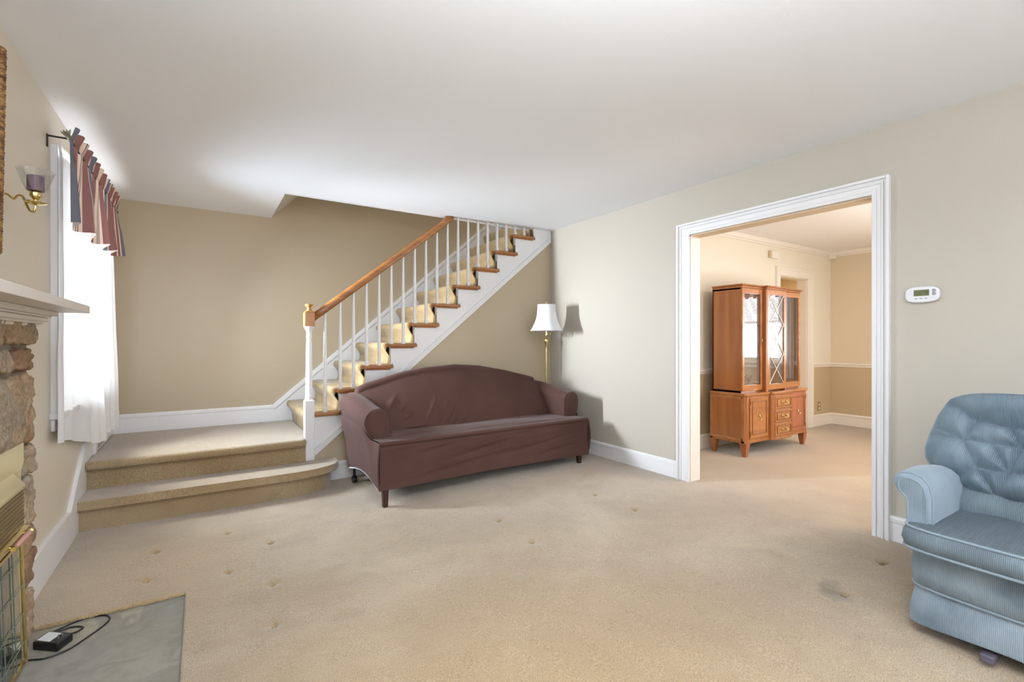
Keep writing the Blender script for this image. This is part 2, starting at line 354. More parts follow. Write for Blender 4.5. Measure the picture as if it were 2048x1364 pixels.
# ------------------------------------------------------------------ floor (carpet)
dents = [(-.221,3.474),(-.238,3.084),(.12,2.963),(.301,2.693),(.139,3.56),(.353,3.256),(.263,2.301),(1.679,2.752),(1.67,2.351),(2.545,2.75),(2.553,2.351),(3.017,1.06),(2.522,1.037)]
mb = MB()
xs = [XL+.02*i for i in range(int((XR-XL)/.02)+1)]; xs[-1] = XR
for dx, dy in dents: xs += [dx+q for q in (-.018,-.010,-.005,0,.005,.010,.018)]
xs = sorted(xs); xs = [x for i, x in enumerate(xs) if i == 0 or x-xs[i-1] > .0012]; xs[-1] = XR
i0 = min(range(len(xs)), key=lambda i: abs(xs[i]+.06)); xs[i0] = -.06
ys = [YN+.1*i for i in range(28)]; ys = [y for y in ys if y < .45]+[.45+.02*i for i in range(int((4.48-.45)/.02)+1)]
for dx, dy in dents: ys += [dy+q for q in (-.018,-.010,-.005,0,.005,.010,.018)]
ys = sorted(ys); ys = [y for i, y in enumerate(ys) if i == 0 or y-ys[i-1] > .0012]
j0 = min(range(len(ys)), key=lambda i: abs(ys[i]-2.84)); ys[j0] = 2.84
idx = {}
for i, x in enumerate(xs):
    for j, y in enumerate(ys):
        z = fz(x)+.0016*noise.noise((x*9, y*9, 0))+.002*noise.noise((x*2.3, y*2.3, 4))
        for dx, dy in dents:
            d2 = (x-dx)**2+(y-dy)**2
            if d2 < .01: z -= .030*exp(-d2/.00011)+.006*exp(-d2/.0009)
        if x > XR-.05: z = lerp(0, z, (XR-x)/.05)
        idx[i, j] = len(mb.v); mb.v.append((x, y, z))
for i in range(len(xs)-1):
    for j in range(len(ys)-1):
        if i < i0 and j < j0: continue
        mb.f.append((idx[i,j], idx[i+1,j], idx[i+1,j+1], idx[i,j+1]))
n = len(mb.v)                          # dining room carpet
DX = [XR+.1*i for i in range(42)]; DY = [-.5+.1*i for i in range(39)]
for x in DX:
    for y in DY: mb.v.append((x, y, .002*noise.noise((x*2.3, y*2.3, 4)) if x > XR+.01 else 0))
for i in range(len(DX)-1):
    for j in range(len(DY)-1):
        a = n+i*len(DY)+j; mb.f.append((a, a+len(DY), a+len(DY)+1, a+1))
# rolled cut edge along the hearth
rr = lambda t: .010+.0025*noise.noise((t*31, 3, 1))
pe = [(-.62+.012*i, 2.842+.004*noise.noise((i*.7, 0, 0)), fz(0)-.008) for i in range(47)]
mb.tube(pe, [rr(i*.02) for i in range(len(pe))], 8)
pe = [(-.058+.003*noise.noise((i*.7, 5, 0)), 2.84-.02*i, fz(0)-.009) for i in range(170)]
mb.tube(pe, [rr(i*.03) for i in range(len(pe))], 8)
struct(mb, 'floor', CARPET, 'worn beige wall-to-wall carpet with dents left by furniture', 'floor', smooth=True, auto=False)
# ------------------------------------------------------------------ walls
def wall_with_hole(mb, axis, p0, p1, a0, a1, z0, z1, h):   # slab between p0,p1 on axis, with hole h=(b0,b1,c0,c1)
    b0, b1, c0, c1 = h
    bx = (lambda u0,u1,w0,w1: mb.box(p0,p1,u0,u1,w0,w1)) if axis == 'x' else (lambda u0,u1,w0,w1: mb.box(u0,u1,p0,p1,w0,w1))
    if b0 > a0: bx(a0, b0, z0, z1)
    if b1 < a1: bx(b1, a1, z0, z1)
    if c0 > z0: bx(b0, b1, z0, c0)
    if c1 < z1: bx(b0, b1, c1, z1)
WIN = (3.58, 5.02, .80, 2.14)
mb = MB(); wall_with_hole(mb, 'x', XL-.18, XL, YN, YB+.1, -.12, H+.02, WIN)
struct(mb, 'wall_left', WALLL, 'pale tan plaster wall holding the curtained window', 'wall')
struct(MB().box(XL-.1, XR+.12, YB, YB+.12, -.12, 4.9), 'wall_back', WALLB, 'tall glossy tan wall behind the staircase', 'wall')
OP = (1.24, 2.53, -.1, 2.045)
mb = MB(); wall_with_hole(mb, 'x', XR, XR+.12, YN, YB, -.12, 4.9, OP)
struct(mb, 'wall_right', WALLR, 'greige wall with the wide opening to the dining room', 'wall')
# under-stair wall
sl = lambda x: .385+.83*(x-1.082)
mb = MB(); mb.prism([(.80,-.1),(XR,-.1),(XR,sl(XR)),(.80,sl(.80))], 'y', YS, YS+.06)
struct(mb, 'wall_stair', WALLB, 'triangular tan wall under the stair stringer', 'wall')
# dining walls
mb = MB()
DO = (6.13, 6.84, -.05, 2.0)
wall_with_hole(mb, 'y', YD, YD+.12, XR+.12, XD+.1, .84, 2.44, (6.13,6.84,.84,2.0))
struct(mb, 'wall_dining_back', DUP, 'cream upper wall behind the china cabinet', 'wall')
mb = MB(); mb.box(XR+.12, 6.13, YD, YD+.12, -.05, .84); mb.box(6.84, XD+.1, YD, YD+.12, -.05, .84)
struct(mb, 'wall_dining_lower', DLOW, 'tan lower wall below the chair rail behind the china cabinet', 'wall')
W2 = (.75, 1.75, .85, 2.08)
mb = MB(); wall_with_hole(mb, 'x', XD, XD+.12, -.6, YD, .84, 2.44, (.75,1.75,.86,2.08))
DUP2 = mat('dining_far_shaded', srgb(222,206,180), .6)  # upper wall colour darkened for the dimmer light on this wall
struct(mb, 'wall_dining_far', DUP2, 'far dining room wall above the chair rail, darkened to tan for shade', 'wall')
struct(MB().box(XD, XD+.12, -.6, YD, -.05, .84), 'wall_dining_far_lower', DLOW, 'far tan dining room wall below the chair rail', 'wall')
struct(MB().box(XR+.12, XD+.1, -.62, -.5, -.05, 2.44), 'wall_dining_front', DUP, 'cream dining room wall opposite the china cabinet', 'wall')
# room beyond the dining doorway
mb = MB(); mb.box(5.6, 8.6, 4.5, 4.6, -.05, 2.44); mb.box(5.6, 5.7, YD+.12, 4.5, -.05, 2.44); mb.box(8.5, 8.6, YD+.12, 4.5, -.05, 2.44); mb.box(5.6, 8.6, YD+.12, 4.6, -.1, -.0)
struct(mb, 'wall_hall', mat('hall_tan', srgb(196,168,122), .6), 'tan hallway wall seen through the dining room doorway', 'wall')
# ceiling with the stairwell opening
XO, YO = .605, 4.49
mb = MB(); mb.box(XL-.1, XR+.02, YN, YO, H, H+.22); mb.box(XL-.1, XO, YO, YB, H, H+.22)
struct(mb, 'ceiling', CEIL, 'smooth white living room ceiling with the stairwell opening', 'ceiling')
struct(MB().box(XR+.1, 8.6, -.6, 4.6, 2.42, 2.5), 'ceiling_dining', mat('dining_ceiling', srgb(244,241,238), .9), 'cream dining room ceiling', 'ceiling')
# sloping soffit inside the stairwell
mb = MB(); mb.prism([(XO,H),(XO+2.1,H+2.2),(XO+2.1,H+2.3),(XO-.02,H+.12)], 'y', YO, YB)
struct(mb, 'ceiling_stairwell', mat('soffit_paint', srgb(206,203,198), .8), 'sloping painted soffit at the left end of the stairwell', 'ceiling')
struct(MB().box(2.6, XR+.1, YO-.1, YB, 4.6, 4.7), 'ceiling_upper', CEIL, 'ceiling of the upper floor above the stairs', 'ceiling')
struct(MB().box(XO, XR, YO-.1, YO, H+.22, 4.7), 'wall_upper', WALLB, 'upper wall closing the stairwell', 'wall')
mb = MB(); mb.box(XO+.0, XR, YO, YO+.012, H-.012, H+.16)
struct(mb, 'trim_1', TRIM, 'thin white lip along the stairwell opening', 'trim')
mb = MB(); mb.box(.78, .80, 5.35, 5.42, H+.17, H+.26)
# ------------------------------------------------------------------ baseboards and casings
def base_prof(h, t, cap=.035):
    return [(0,0),(t,0),(t,h-cap-.004),(t-.004,h-cap),(t+.004,h-cap+.003),(t+.004,h-.014),(t-.005,h),(0,h)]
def run_y(name, X, sgn, y0, y1, z, h, t, m, label):
    mb = MB(); P = [(X+sgn*a, z+b) for a, b in base_prof(h, t)]
    n = len(mb.v); mb.prism(P, 'y', y0, y1)
    return struct(mb, name, m, label, 'baseboard')
def run_x(name, Y, x0, x1, z, h, t, m, label):
    mb = MB(); mb.prism([(Y-a, z+b) for a, b in base_prof(h, t)], 'x', x0, x1)
    return struct(mb, name, m, label, 'baseboard')
run_y('baseboard_right', XR, -1, 2.645, YS, -.01, .155, .014, TRIM, 'white baseboard between the sofa corner and the dining opening')
run_y('baseboard_right.001', XR, -1, YN, 1.15, -.01, .155, .014, TRIM, 'white baseboard behind the blue recliner')
run_x('baseboard_stair', YS, .85, 1.9, fz(.9)-.01, .17, .014, TRIM, 'white baseboard under the stairs beside the sofa')
run_x('baseboard_back', YB, XL, .63, .335, .175, .016, TRIM, 'white baseboard along the stair landing')
run_x('baseboard_dining', YD, XR+.12, 6.07, -.01, .165, .014, TRIMD, 'cream baseboard behind the china cabinet')
run_x('baseboard_dining.001', YD, 6.97, XD, -.01, .165, .014, TRIMD, 'cream baseboard right of the dining doorway')
run_y('baseboard_far', XD, -1, -.5, YD, -.01, .165, .014, TRIMD, 'cream baseboard on the far dining room wall')
# left wall baseboard rising into a raked skirt board beside the steps
def strip_poly(lower, upper, X, t):
    mb = MB(); mb.prism(lower+upper[::-1], 'x', X, X+t); return mb
mb = strip_poly([(2.80,-.08),(4.10,-.08),(4.55,.33),(4.62,.33)], [(2.80,.10),(3.87,.10),(4.33,.43),(4.62,.43)], XL, .016)
mb.prism([(2.80,.10),(3.87,.10),(4.33,.43),(4.62,.43),(4.62,.47),(4.30,.47),(3.855,.14),(2.80,.14)], 'x', XL, XL+.022)
struct(mb, 'baseboard_left', TRIM, 'white baseboard that rakes upward beside the carpeted steps', 'baseboard')
mb = MB(); mb.box(XL, XL+.03, 4.60, 4.66, .33, .55); mb.box(XL, XL+.018, 4.66, YB, .335, .52)
struct(mb, 'baseboard_landing', TRIM, 'white panel under the window at the landing', 'baseboard')
# wall register
t = thing('floor_register', 'small white louvred heating register low on the wall above the landing', 'vent', (XL+.02, 4.8, .34))
MB().box(XL+.018, XL+.026, 4.68, 4.98, .355, .475).build('frame', TRIM, t, bevel=.003)
mb = MB()
for k in range(7): mb.box(XL+.026, XL+.029, 4.70, 4.96, .368+.014*k, .373+.014*k)
mb.build('louvre_shade', mat('vent_shadow', srgb(120,112,104), .6), t)  # dark strips drawn as the shade between the slats
# dining opening casing (fluted)
def casing_side(mb, X, sgn, y0, y1, z0, z1):
    w = y1-y0
    mb.box(min(X, X+sgn*.018), max(X, X+sgn*.018), y0, y1, z0, z1)
    for a, b, th in ((.0,.22,.034),(.30,.40,.026),(.46,.56,.026),(.84,1.0,.030)):
        yy0, yy1 = (y0+w*a, y0+w*b)
        mb.box(min(X, X+sgn*th), max(X, X+sgn*th), yy0, yy1, z0, z1)
t = tag(bpy.data.objects.new('door_1', None), 'wide white cased opening leading into the dining room', 'doorway', kind='structure'); COL.objects.link(t)
c0, c1, c2, c3, ct = 1.15, 1.24, 2.53, 2.645, 2.145
mb = MB()
for th, a in ((.020,0),(.032,1)):
    pass
def casing_member(x_face, th):
    mb = MB(); B = lambda d, y0, y1, z0, z1: mb.box(x_face-d, x_face+.001, y0, y1, z0, z1)
    for sgn, o, i in ((1, c0, c1), (-1, c3, c2)):
        L_ = lambda a, b: (min(o+sgn*a, o+sgn*b), max(o+sgn*a, o+sgn*b))
        w = abs(i-o)
        for a, b, d in ((0,.017,.034),(.0171,.030,.018),(.0301,.042,.024),(.0421,w-.0241,.018),(w-.024,w,.023)):
            y0, y1 = L_(a, b); top = ct-a-.0001 if a > 0 else ct
            B(d, y0, y1, -.02, top)
    for a, b, d in ((0,.017,.034),(.0171,.030,.018),(.0301,.042,.024),(.0421,.0759,.018),(.076,.099,.023)):
        k0, k1 = c0+a+.0005, c3-a-.0005
        B(d-.0004, k0+(.017 if a == 0 else .0), k1-(.017 if a == 0 else 0), ct-b, ct-a)
    return mb
casing_member(XR, 0).build('casing', TRIM, t, bevel=.003)
JAMB = mat('jamb_paint', srgb(236,230,224), .45)
MB().box(XR, XR+.125, c2-.004, c2+.01, -.02, 2.045).build('jamb', JAMB, t)
MB().box(XR, XR+.125, c1-.01, c1+.004, -.02, 2.045).build('jamb', JAMB, t)
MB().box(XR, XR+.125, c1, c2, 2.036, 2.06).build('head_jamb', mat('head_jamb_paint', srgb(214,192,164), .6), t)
# dining doorway casing
t = tag(bpy.data.objects.new('door_2', None), 'narrow cream cased doorway behind the china cabinet', 'doorway', kind='structure'); COL.objects.link(t)
mb = MB(); mb.box(6.05,6.14,YD-.02,YD,-.01,2.0); mb.box(6.83,6.96,YD-.02,YD,-.01,2.0); mb.box(6.05,6.96,YD-.02,YD,2.0,2.10)
mb.box(6.045,6.066,YD-.03,YD+.001,-.009,2.08); mb.box(6.94,6.965,YD-.03,YD+.001,-.009,2.08); mb.box(6.044,6.966,YD-.031,YD+.001,2.0805,2.105)
mb.build('casing', TRIMD, t, bevel=.003)
mb = MB(); mb.box(6.82,6.845,YD,YD+.12,-.01,2.0); mb.box(6.125,6.15,YD,YD+.12,-.01,2.0); mb.box(6.12,6.85,YD,YD+.12,1.99,2.005); mb.build('jamb', TRIMD, t)
struct(MB().box(7.05,7.16,4.47,4.5,0,2.1), 'trim_2', TRIMD, 'cream casing of another doorway in the hall', 'trim')
# crown, chair rail
def crown(mb, along, c, a, b, sgn=-1):
    P = [(0,2.35),(.012,2.35),(.014,2.368),(.03,2.375),(.042,2.40),(.046,2.42),(0,2.42)]
    if along == 'x': mb.prism([(c-p, z) for p, z in P], 'x', a, b)
    else: mb.prism([(c-p, z) for p, z in P], 'y', a, b)
mb = MB(); crown(mb, 'x', YD, XR+.12, XD-.06); crown(mb, 'y', XD, -.5, YD-.06)
mb.box(XD-.075, XD, YD-.075, YD, 2.325, 2.42)
struct(mb, 'trim_3', TRIMD, 'cream crown moulding with corner block in the dining room', 'trim', bevel=.002)
def crail(c, along, a, b, mb):
    P = [(0,.805),(.012,.808),(.014,.83),(.026,.838),(.028,.852),(.014,.862),(0,.864)]
    if along == 'x': mb.prism([(c-p, z) for p, z in P], 'x', a, b)
    else: mb.prism([(c-p, z) for p, z in P], 'y', a, b)
mb = MB(); crail(YD, 'x', XR+.12, 6.05, mb); crail(YD, 'x', 6.96, XD, mb); crail(XD, 'y', -.5, .7, mb); crail(XD, 'y', 1.8, YD, mb)
struct(mb, 'trim_4', TRIMD, 'cream chair rail around the dining room', 'trim')
# ------------------------------------------------------------------ window in the left wall
def window(name, X, y0, y1, z0, z1, sgn, label, blinds=False):
    t = tag(bpy.data.objects.new(name, None), label, 'window', kind='structure'); COL.objects.link(t)
    bx = lambda mb, d0, d1, a, b, c, d: mb.box(min(X+sgn*d0, X+sgn*d1), max(X+sgn*d0, X+sgn*d1), a, b, c, d)
    mb = MB(); w = .085
    bx(mb, 0, .022, y0-w, y0, z0-.02, z1+w); bx(mb, 0, .022, y1, y1+w, z0-.02, z1+w); bx(mb, 0, .022, y0, y1, z1, z1+w)
    bx(mb, -.001, .03, y0-w-.002, y0-w+.018, z0-.024, z1+w+.002)
    mb.build('casing', TRIM, t, bevel=.003)
    mb = MB(); bx(mb, -.15, .05, y0-w-.01, y1+w+.01, z0-.055, z0-.021); bx(mb, 0, .018, y0-w, y1+w, z0-.12, z0-.056)
    mb.build('sill', TRIM, t, bevel=.004)
    mid = (z0+z1)/2
    mb = MB(); f = .045
    for a, b, d in ((z0, mid+.02, -.06), (mid-.02, z1, -.10)):
        bx(mb, d-.035, d, y0, y0+f, a, b); bx(mb, d-.035, d, y1-f, y1, a, b); bx(mb, d-.035, d, y0+f, y1-f, a, a+f); bx(mb, d-.035, d, y0+f, y1-f, b-f, b)
    mb.build('sash', TRIM, t, bevel=.003)
    mb = MB(); bx(mb, -.08, -.077, y0+f, y1-f, z0+f, mid); mb.build('pane', WGLASS, t)
    mb = MB(); bx(mb, -.12, -.117, y0+f, y1-f, mid, z1-f); mb.build('pane', WGLASS, t)
    return t
window('window_1', XL, *WIN[:2], WIN[2], WIN[3], 1, 'tall double-hung window behind the white sheers')
window('window_2', XD, .75, 1.75, .86, 2.08, -1, 'dining room window facing the china cabinet')
# blinds in dining window (seen reflected in the cabinet glass)
t = thing('window_blind', 'white horizontal blind half lowered in the dining room window', 'blind', (XD-.02, 1.25, 2.0))
mb = MB()
for k in range(22): mb.box(XD-.0, XD+.025, .78, 1.72, 1.50+k*.025, 1.513+k*.025)
mb.build('slat', mat('blind_white', srgb(215,220,228), .5), t); MB().box(XD-.005, XD+.03, .78, 1.72, 1.47, 1.49).build('bottom_rail', TRIM, t)
# ------------------------------------------------------------------ steps, landing, staircase
st = thing('staircase', 'white staircase with oak treads and handrail climbing behind the sofa', 'staircase', (.78, 4.43, fz(0)))
def cpoly(mb, poly, z0, z1, bev=.02): mb.prism(poly, 'z', z0, z1)
rz1, lz = .143, .345
# first step (rounded end) : riser + bullnose tread
def rounded_end(yf, ye, xe, r, n=8):
    out = [(XL+.012, 4.60), (XL+.012, yf)]
    out += [(xe-r, yf)]
    for k in range(1, n+1):
        a = -pi/2+(pi/2)*k/n
        out.append((xe-r+r*cos(a), yf+(ye-yf)+ (ye-yf)*sin(a)))
    out += [(xe, YS+.02), (xe-.2, 4.60)]
    return out
rs = [(XL+.012,4.42),(XL+.012,4.10),(.45,4.10),(.62,4.105),(.74,4.13),(.83,4.17),(.89,4.22),(.93,4.29),(.945,YS-.002),(.70,YS-.002),(.70,4.42)]
MB().prism(rs, 'z', -.10, .10).build('step_riser', CARPET, st, bevel=.01)
ts = [(XL+.012,4.42),(XL+.012,4.05),(.46,4.045),(.64,4.05),(.77,4.075),(.87,4.12),(.94,4.18),(.985,4.27),(.995,YS-.002),(.70,YS-.002),(.70,4.42)]
o = MB().prism(ts, 'z', .082, rz1).build('step_tread', CARPET, st, bevel=.024, seg=4)
MB().prism([(XL+.012,4.36),(.742,4.36),(.742,4.6),(XL+.012,4.6)], 'z', .10, .31).build('step_riser', CARPET, st, bevel=.006)
lp = [(XL+.012,YB-.017),(XL+.012,4.285),(.70,4.285),(.742,4.31),(.742,4.44),(.80,4.44),(.80,YB-.017)]
MB().prism(lp, 'z', .285, lz).build('landing', CARPET, st, bevel=.024, seg=4)
XK = lambda k: .52+.235*k
ZK = lambda k: .34+.2*k
NT = 11
# carpet runner
mb = MB(); pts = [(XK(1)+.045, lz-.03)]
for k in range(1, NT+1):
    x, z = XK(k), ZK(k)
    pts += [(x+.032, z-.11), (x+.016, z-.075), (x-.006, z-.05), (x-.016, z-.03), (x-.014, z-.008), (x-.002, z+.008), (x+.02, z+.013), (x+.25, z+.012)]
    if k < NT: pts += [(x+.262, z+.02), (x+.266, z+.05)]
P = pts; q = [(x+.03, z-.04) for x, z in pts]; q[0] = (P[0][0]+.02, P[0][1]); q[-1] = (P[-1][0], P[-1][1]-.04)
n = len(mb.v)
for y in (4.482, 4.492, 5.455, 5.465):
    for a, b in P: mb.v.append((a+(.012 if y in (4.482, 5.465) else 0), y, b-(.008 if y in (4.482, 5.465) else 0)))
m_ = len(P)
for r_ in range(3):
    for i in range(m_-1): mb.f.append((n+r_*m_+i, n+r_*m_+i+1, n+(r_+1)*m_+i+1, n+(r_+1)*m_+i))
for y, base in ((4.482, 0), (5.465, 3)):
    k0 = len(mb.v)
    for a, b in q: mb.v.append((a, y, b))
    for i in range(m_-1): mb.f.append((n+base*m_+i, k0+i, k0+i+1, n+base*m_+i+1))
STC = mat('stair_carpet', srgb(170,147,111), .95, var=.22, vscale=5, bump=.2, bscale=300, sheen=.3, spec=.1, col2=srgb(154,131,95))
mb.build('carpet_runner', STC, st, smooth=True)
# treads, risers
for k in range(1, NT+1):
    x, z = XK(k), ZK(k)
    yf = YS-.045; mb = MB()
    if k == 1: mb.prism([(x+.065, YS-.005),(x+.065, yf),(x+.27, yf),(x+.305, YS-.01),(x+.305, 5.48),(x+.065,5.48)], 'z', z-.028, z)
    else: mb.prism([(x, 4.52),(x, yf+.02),(x+.02, yf),(x+.285, yf),(x+.305, YS-.012),(x+.30, YS),(x+.265, YS),(x+.265, 5.47),(x, 5.47)], 'z', z-.028, z)
    mb.build('tread', OAK, st, bevel=.009, seg=3)
    # small cove moulding under the tread end
    if k > 1: MB().box(x+.035, x+.265, YS-.03, YS-.012, z-.042, z-.027).build('cove_moulding', OAK, st, bevel=.004)
mb = MB()
for k in range(1, NT+1):
    mb.box(XK(k)+.046, XK(k)+.06, YS+.004, 5.47, ZK(k)-.21, ZK(k)-.025)
mb.build('riser', mat('riser_brown', srgb(120,98,66), .8), st)
# outer stringer
poly = [(.80, sl(.80)-.0), (XR-.001, sl(XR))]
top = []
for k in range(NT, 0, -1):
    x, z = XK(k), ZK(k)-.028
    top += [(min(x+.265+.034, XR-.001), z), (x+.034, z)]
top = [p for p in top]
up = [(XR-.001, ZK(NT)-.028)]+[p for p in top if p[0] < XR-.002]
poly = [(.80, sl(.80)), (XR-.001, sl(XR))]+up+[(.80, ZK(1)-.028)]
# clean consecutive duplicates
cl = []
for p in poly:
    if not cl or (abs(cl[-1][0]-p[0])+abs(cl[-1][1]-p[1])) > 1e-4: cl.append(p)
MB().prism(cl, 'y', YS-.012, YS+.03).build('stringer', TRIM, st)
mb = MB(); d = .055
mb.prism([(.80, sl(.80)),(XR-.002, sl(XR)),(XR-.002, sl(XR)+d),(.80, sl(.80)+d)], 'y', YS-.022, YS-.005)
mb.prism([(.80, sl(.80)+d),(XR-.002, sl(XR)+d),(XR-.002, sl(XR)+d+.012),(.80, sl(.80)+d+.012)], 'y', YS-.030, YS-.005)
mb.build('stringer_moulding', TRIM, st, bevel=.003)
# scroll brackets under treads
for k in range(1, NT-0):
    x, z = XK(k), ZK(k)-.03; x0 = x+.036
    pr_ = [(x0, z), (x0+.262, z)]
    for i in range(13):
        u = i/12; px = x0+.262-.262*u; pz = z-.035-.135*u+.014*sin(u*2*pi*1.5)
        pr_.append((px, pz))
    MB().prism(pr_, 'y', YS-.019, YS-.010).build('bracket', TRIM, st)
# wall side skirt board with cap
wl = lambda x: .512+.862*(x-.612)
mb = MB(); mb.prism([(.62,.30),(.80,.30),(3.39,2.35),(3.39,wl(3.39)-.04),(.632,.475)], 'y', YB-.018, YB-.001)
mb.prism([(.60,.475),(.637,.475),(3.39,wl(3.39)-.04),(3.39,wl(3.39)),(.615,.512),(.60,.512)], 'y', YB-.026, YB-.001)
mb.build('wall_stringer', TRIM, st)
# newel post
nx, ny = .779, 4.43
mb = MB(); mb.box(nx-.0395, nx+.0395, ny-.0395, ny+.0395, .13, .655); mb.frustum(nx, ny, .655, .668, .079, .05)
nw = mb.build('newel_post', TRIM, st, bevel=.004)
MB().lathe([(.030,.664),(.033,.675),(.030,.688),(.0285,.70),(.0275,.9),(.023,1.15),(.0215,1.19),(.0215,1.195),(.025,1.20),(.025,1.206),(.0215,1.212),(.022,1.245),(.026,1.262),(.037,1.278),(.041,1.288),(.041,1.296)], (nx,ny,0), 24).build('newel_shaft', TRIM, nw, smooth=True)
mb = MB(); mb.box(nx-.041, nx+.041, ny-.041, ny+.041, 1.294, 1.412); mb.frustum(nx, ny, 1.412, 1.428, .082, .056)
cp = mb.build('newel_cap', OAKV, nw, bevel=.003)
MB().lathe([(.02,1.425),(.022,1.432),(.017,1.44),(.016,1.458),(.02,1.464),(.030,1.470),(.033,1.477),(.030,1.485),(.014,1.489),(0.002,1.490)], (nx,ny,0), 24).build('newel_finial', OAKV, nw, smooth=True)
# handrail
ry = 4.455
rb = lambda x: 1.335+.790*(x-.815)
path = [(x, ry, rb(x)+.036) for x in [.80+.1*i for i in range(13)]+[2.06]]
mb = MB(); sec = [(-.026,-.030),(.026,-.030),(.030,-.014),(.033,.006),(.028,.024),(.014,.034),(-.014,.034),(-.028,.024),(-.033,.006),(-.030,-.014)]
path = [(x, y, min(z, H-.034)) for x, y, z in path]+[(2.10, ry, H-.030), (2.16, ry, H-.022)]
n = len(mb.v)
for i, p in enumerate(path):
    q = path[min(i+1, len(path)-1)]; r_ = path[max(i-1, 0)]; t_ = Vector((q[0]-r_[0], 0, q[2]-r_[2])).normalized(); u = Vector((-t_.z, 0, t_.x))
    for a, b in sec: mb.v.append((p[0]+u.x*b, p[1]+a, min(p[2]+u.z*b, H-.001)))
m_ = len(sec)
for i in range(len(path)-1):
    for k in range(m_): l = (k+1) % m_; mb.f.append((n+i*m_+k, n+i*m_+l, n+(i+1)*m_+l, n+(i+1)*m_+k))
mb.f.append(tuple(n+k for k in range(m_))); mb.f.append(tuple(n+(len(path)-1)*m_+k for k in range(m_-1, -1, -1)))
mb.build('handrail', OAK, st, smooth=True, auto=False)
# balusters
for k in range(1, 11):
    for off in ((.16,) if k == 1 else (.055, .172)):
        x = XK(k)+off; z = ZK(k); by = 4.425 if False else 4.45
        tz = min(rb(x)+.008, H+.002)
        full = rb(x)
        mb = MB(); mb.box(x-.0155, x+.0155, by-.0155, by+.0155, z, z+.034); mb.frustum(x, by, z+.034, z+.044, .031, .022)
        Lh = full-z
        prof = [(.0125, z+.042), (.0140, z+.06)]
        for i in range(7):
            f = i/6; zz = z+.06+(tz-z-.06)*f; hh = (zz-z)/Lh
            prof.append((lerp(.0158, .0105, sm(.35, 1.0, hh)), zz))
        mb.lathe(prof[0:2]+[p for p in prof[3:]], (x, by, 0), 12)
        mb.build('baluster', TRIM, st, smooth=True)
# ------------------------------------------------------------------ sofa
def seg_dist(px, pz, a, b):
    ax, az = a; bx_, bz = b; dx, dz = bx_-ax, bz-az; L2 = dx*dx+dz*dz
    t = max(0, min(1, ((px-ax)*dx+(pz-az)*dz)/L2)); return sqrt((px-ax-t*dx)**2+(pz-az-t*dz)**2), t
SX, SY = 1.085, 3.435
sofa = thing('sofa', 'camelback sofa in a brown stretch slipcover in front of the stairs', 'sofa', (SX, SY, 0), radians(1.3), world=False)
SW, SD = 2.05, .84
G = -.035
# base with seat: grid around section (front skirt, top, back)
def crease(x, z, segs, w=.012):
    s_ = 0
    for a, b, amp in segs:
        d_, t_ = seg_dist(x, z, a, b)
        if d_ < w*4: s_ += amp*exp(-(d_/w)**2)*sin(pi*min(1, max(.08, t_)))
    return s_
front_segs = [((.3,.30),(.75,.37),.008),((.5,.22),(1.25,.34),.008),((.9,.17),(1.9,.30),.007),((.35,.14),(1.3,.24),.007),((1.1,.36),(1.9,.385),.006),((1.3,.13),(1.95,.2),.006),((.15,.36),(.9,.405),.006),((.2,.12),(.9,.17),.006)]
seat_segs = [((.17,.20),(.9,.30),.006),((.17,.22),(.7,.38),.006),((.17,.17),(.6,.20),.005),((1.2,.42),(1.9,.28),.008),((1.3,.44),(1.7,.40),.009),((1.5,.45),(1.75,.41),.010),((.5,.1),(1.6,.14),.005),((1.0,.07),(1.95,.1),.006)]
def base_fn(u, v):
    x = -.0+SW*u
    # v: 0 front bottom .. .35 front top .. .85 seat rear .. 1 back bottom
    hem = .075+.012*sin(u*pi)
    if v < .4:
        t = v/.4; z = lerp(hem, .405, t); y = .012*sin(t*pi)+(.02 if t > .95 else 0)
        y += crease(x, z, [(a,b,c*1.7) for a,b,c in front_segs], .016) - .004*sin(x*4+z*8)
        y += .006*noise.noise((x*2.5, z*14, 2))
        if u in (0, 1): pass
    elif v < .47:
        t = (v-.4)/.07; a = t*pi/2; y = .022*(1-cos(a)) ; z = .405+.022*sin(a)
    else:
        t = (v-.47)/.53; y = .022+t*(.50-.022); z = .427+.012*sin(min(1, t*1.2)*pi)*sin(u*pi)-.03*sm(.75, 1, t)
        z += crease(x, y, [(a,b,c*1.6) for a,b,c in seat_segs], .012)+.004*noise.noise((x*3, y*12, 7))
    return (x, y, z)
mb = MB(); mb.grid(base_fn, 110, 70)
mb.build('seat_cover', SOFA, sofa, smooth=True, auto=False)
# side skirts (both ends) of the slip cover with an arched hem
def side_fn(side):
    def f(u, v):
        y = u*SD
        hem = .075+.05*sin(pi*min(1, u*1.02))
        if side < 0 : hem = .072+.062*sin(pi*u)
        z = lerp(hem, lerp(.418, .52, sm(.18, .34, u)), v)
        out = (.012 if side < 0 else .030)*sin(pi*v)+.006*noise.noise((y*4, z*5, side))
        x = (0 if side < 0 else SW)+side*out
        x += side*.05*sm(.45, 1, v)*sm(.12,.34,u)
        if v > .8 and u < .2: x -= side*.0
        return (x, y, z)
    return f
for side in (-1, 1):
    MB().grid(side_fn(side), 40, 24).build('side_skirt', SOFA, sofa, smooth=True, auto=False, solid=.006)
MB().box(.02, SW-.02, .03, SD-.01, .095, .40).build('frame', mat('sofa_lining', srgb(40,44,60), .9), sofa)
mb = MB().grid(lambda u, v: (.004, lerp(.03, SD-.03, u), .072+.062*sin(pi*u)-.010+.02*v), 30, 2)
mb.build('hem_lining', LINING, sofa, smooth=True, solid=.004)
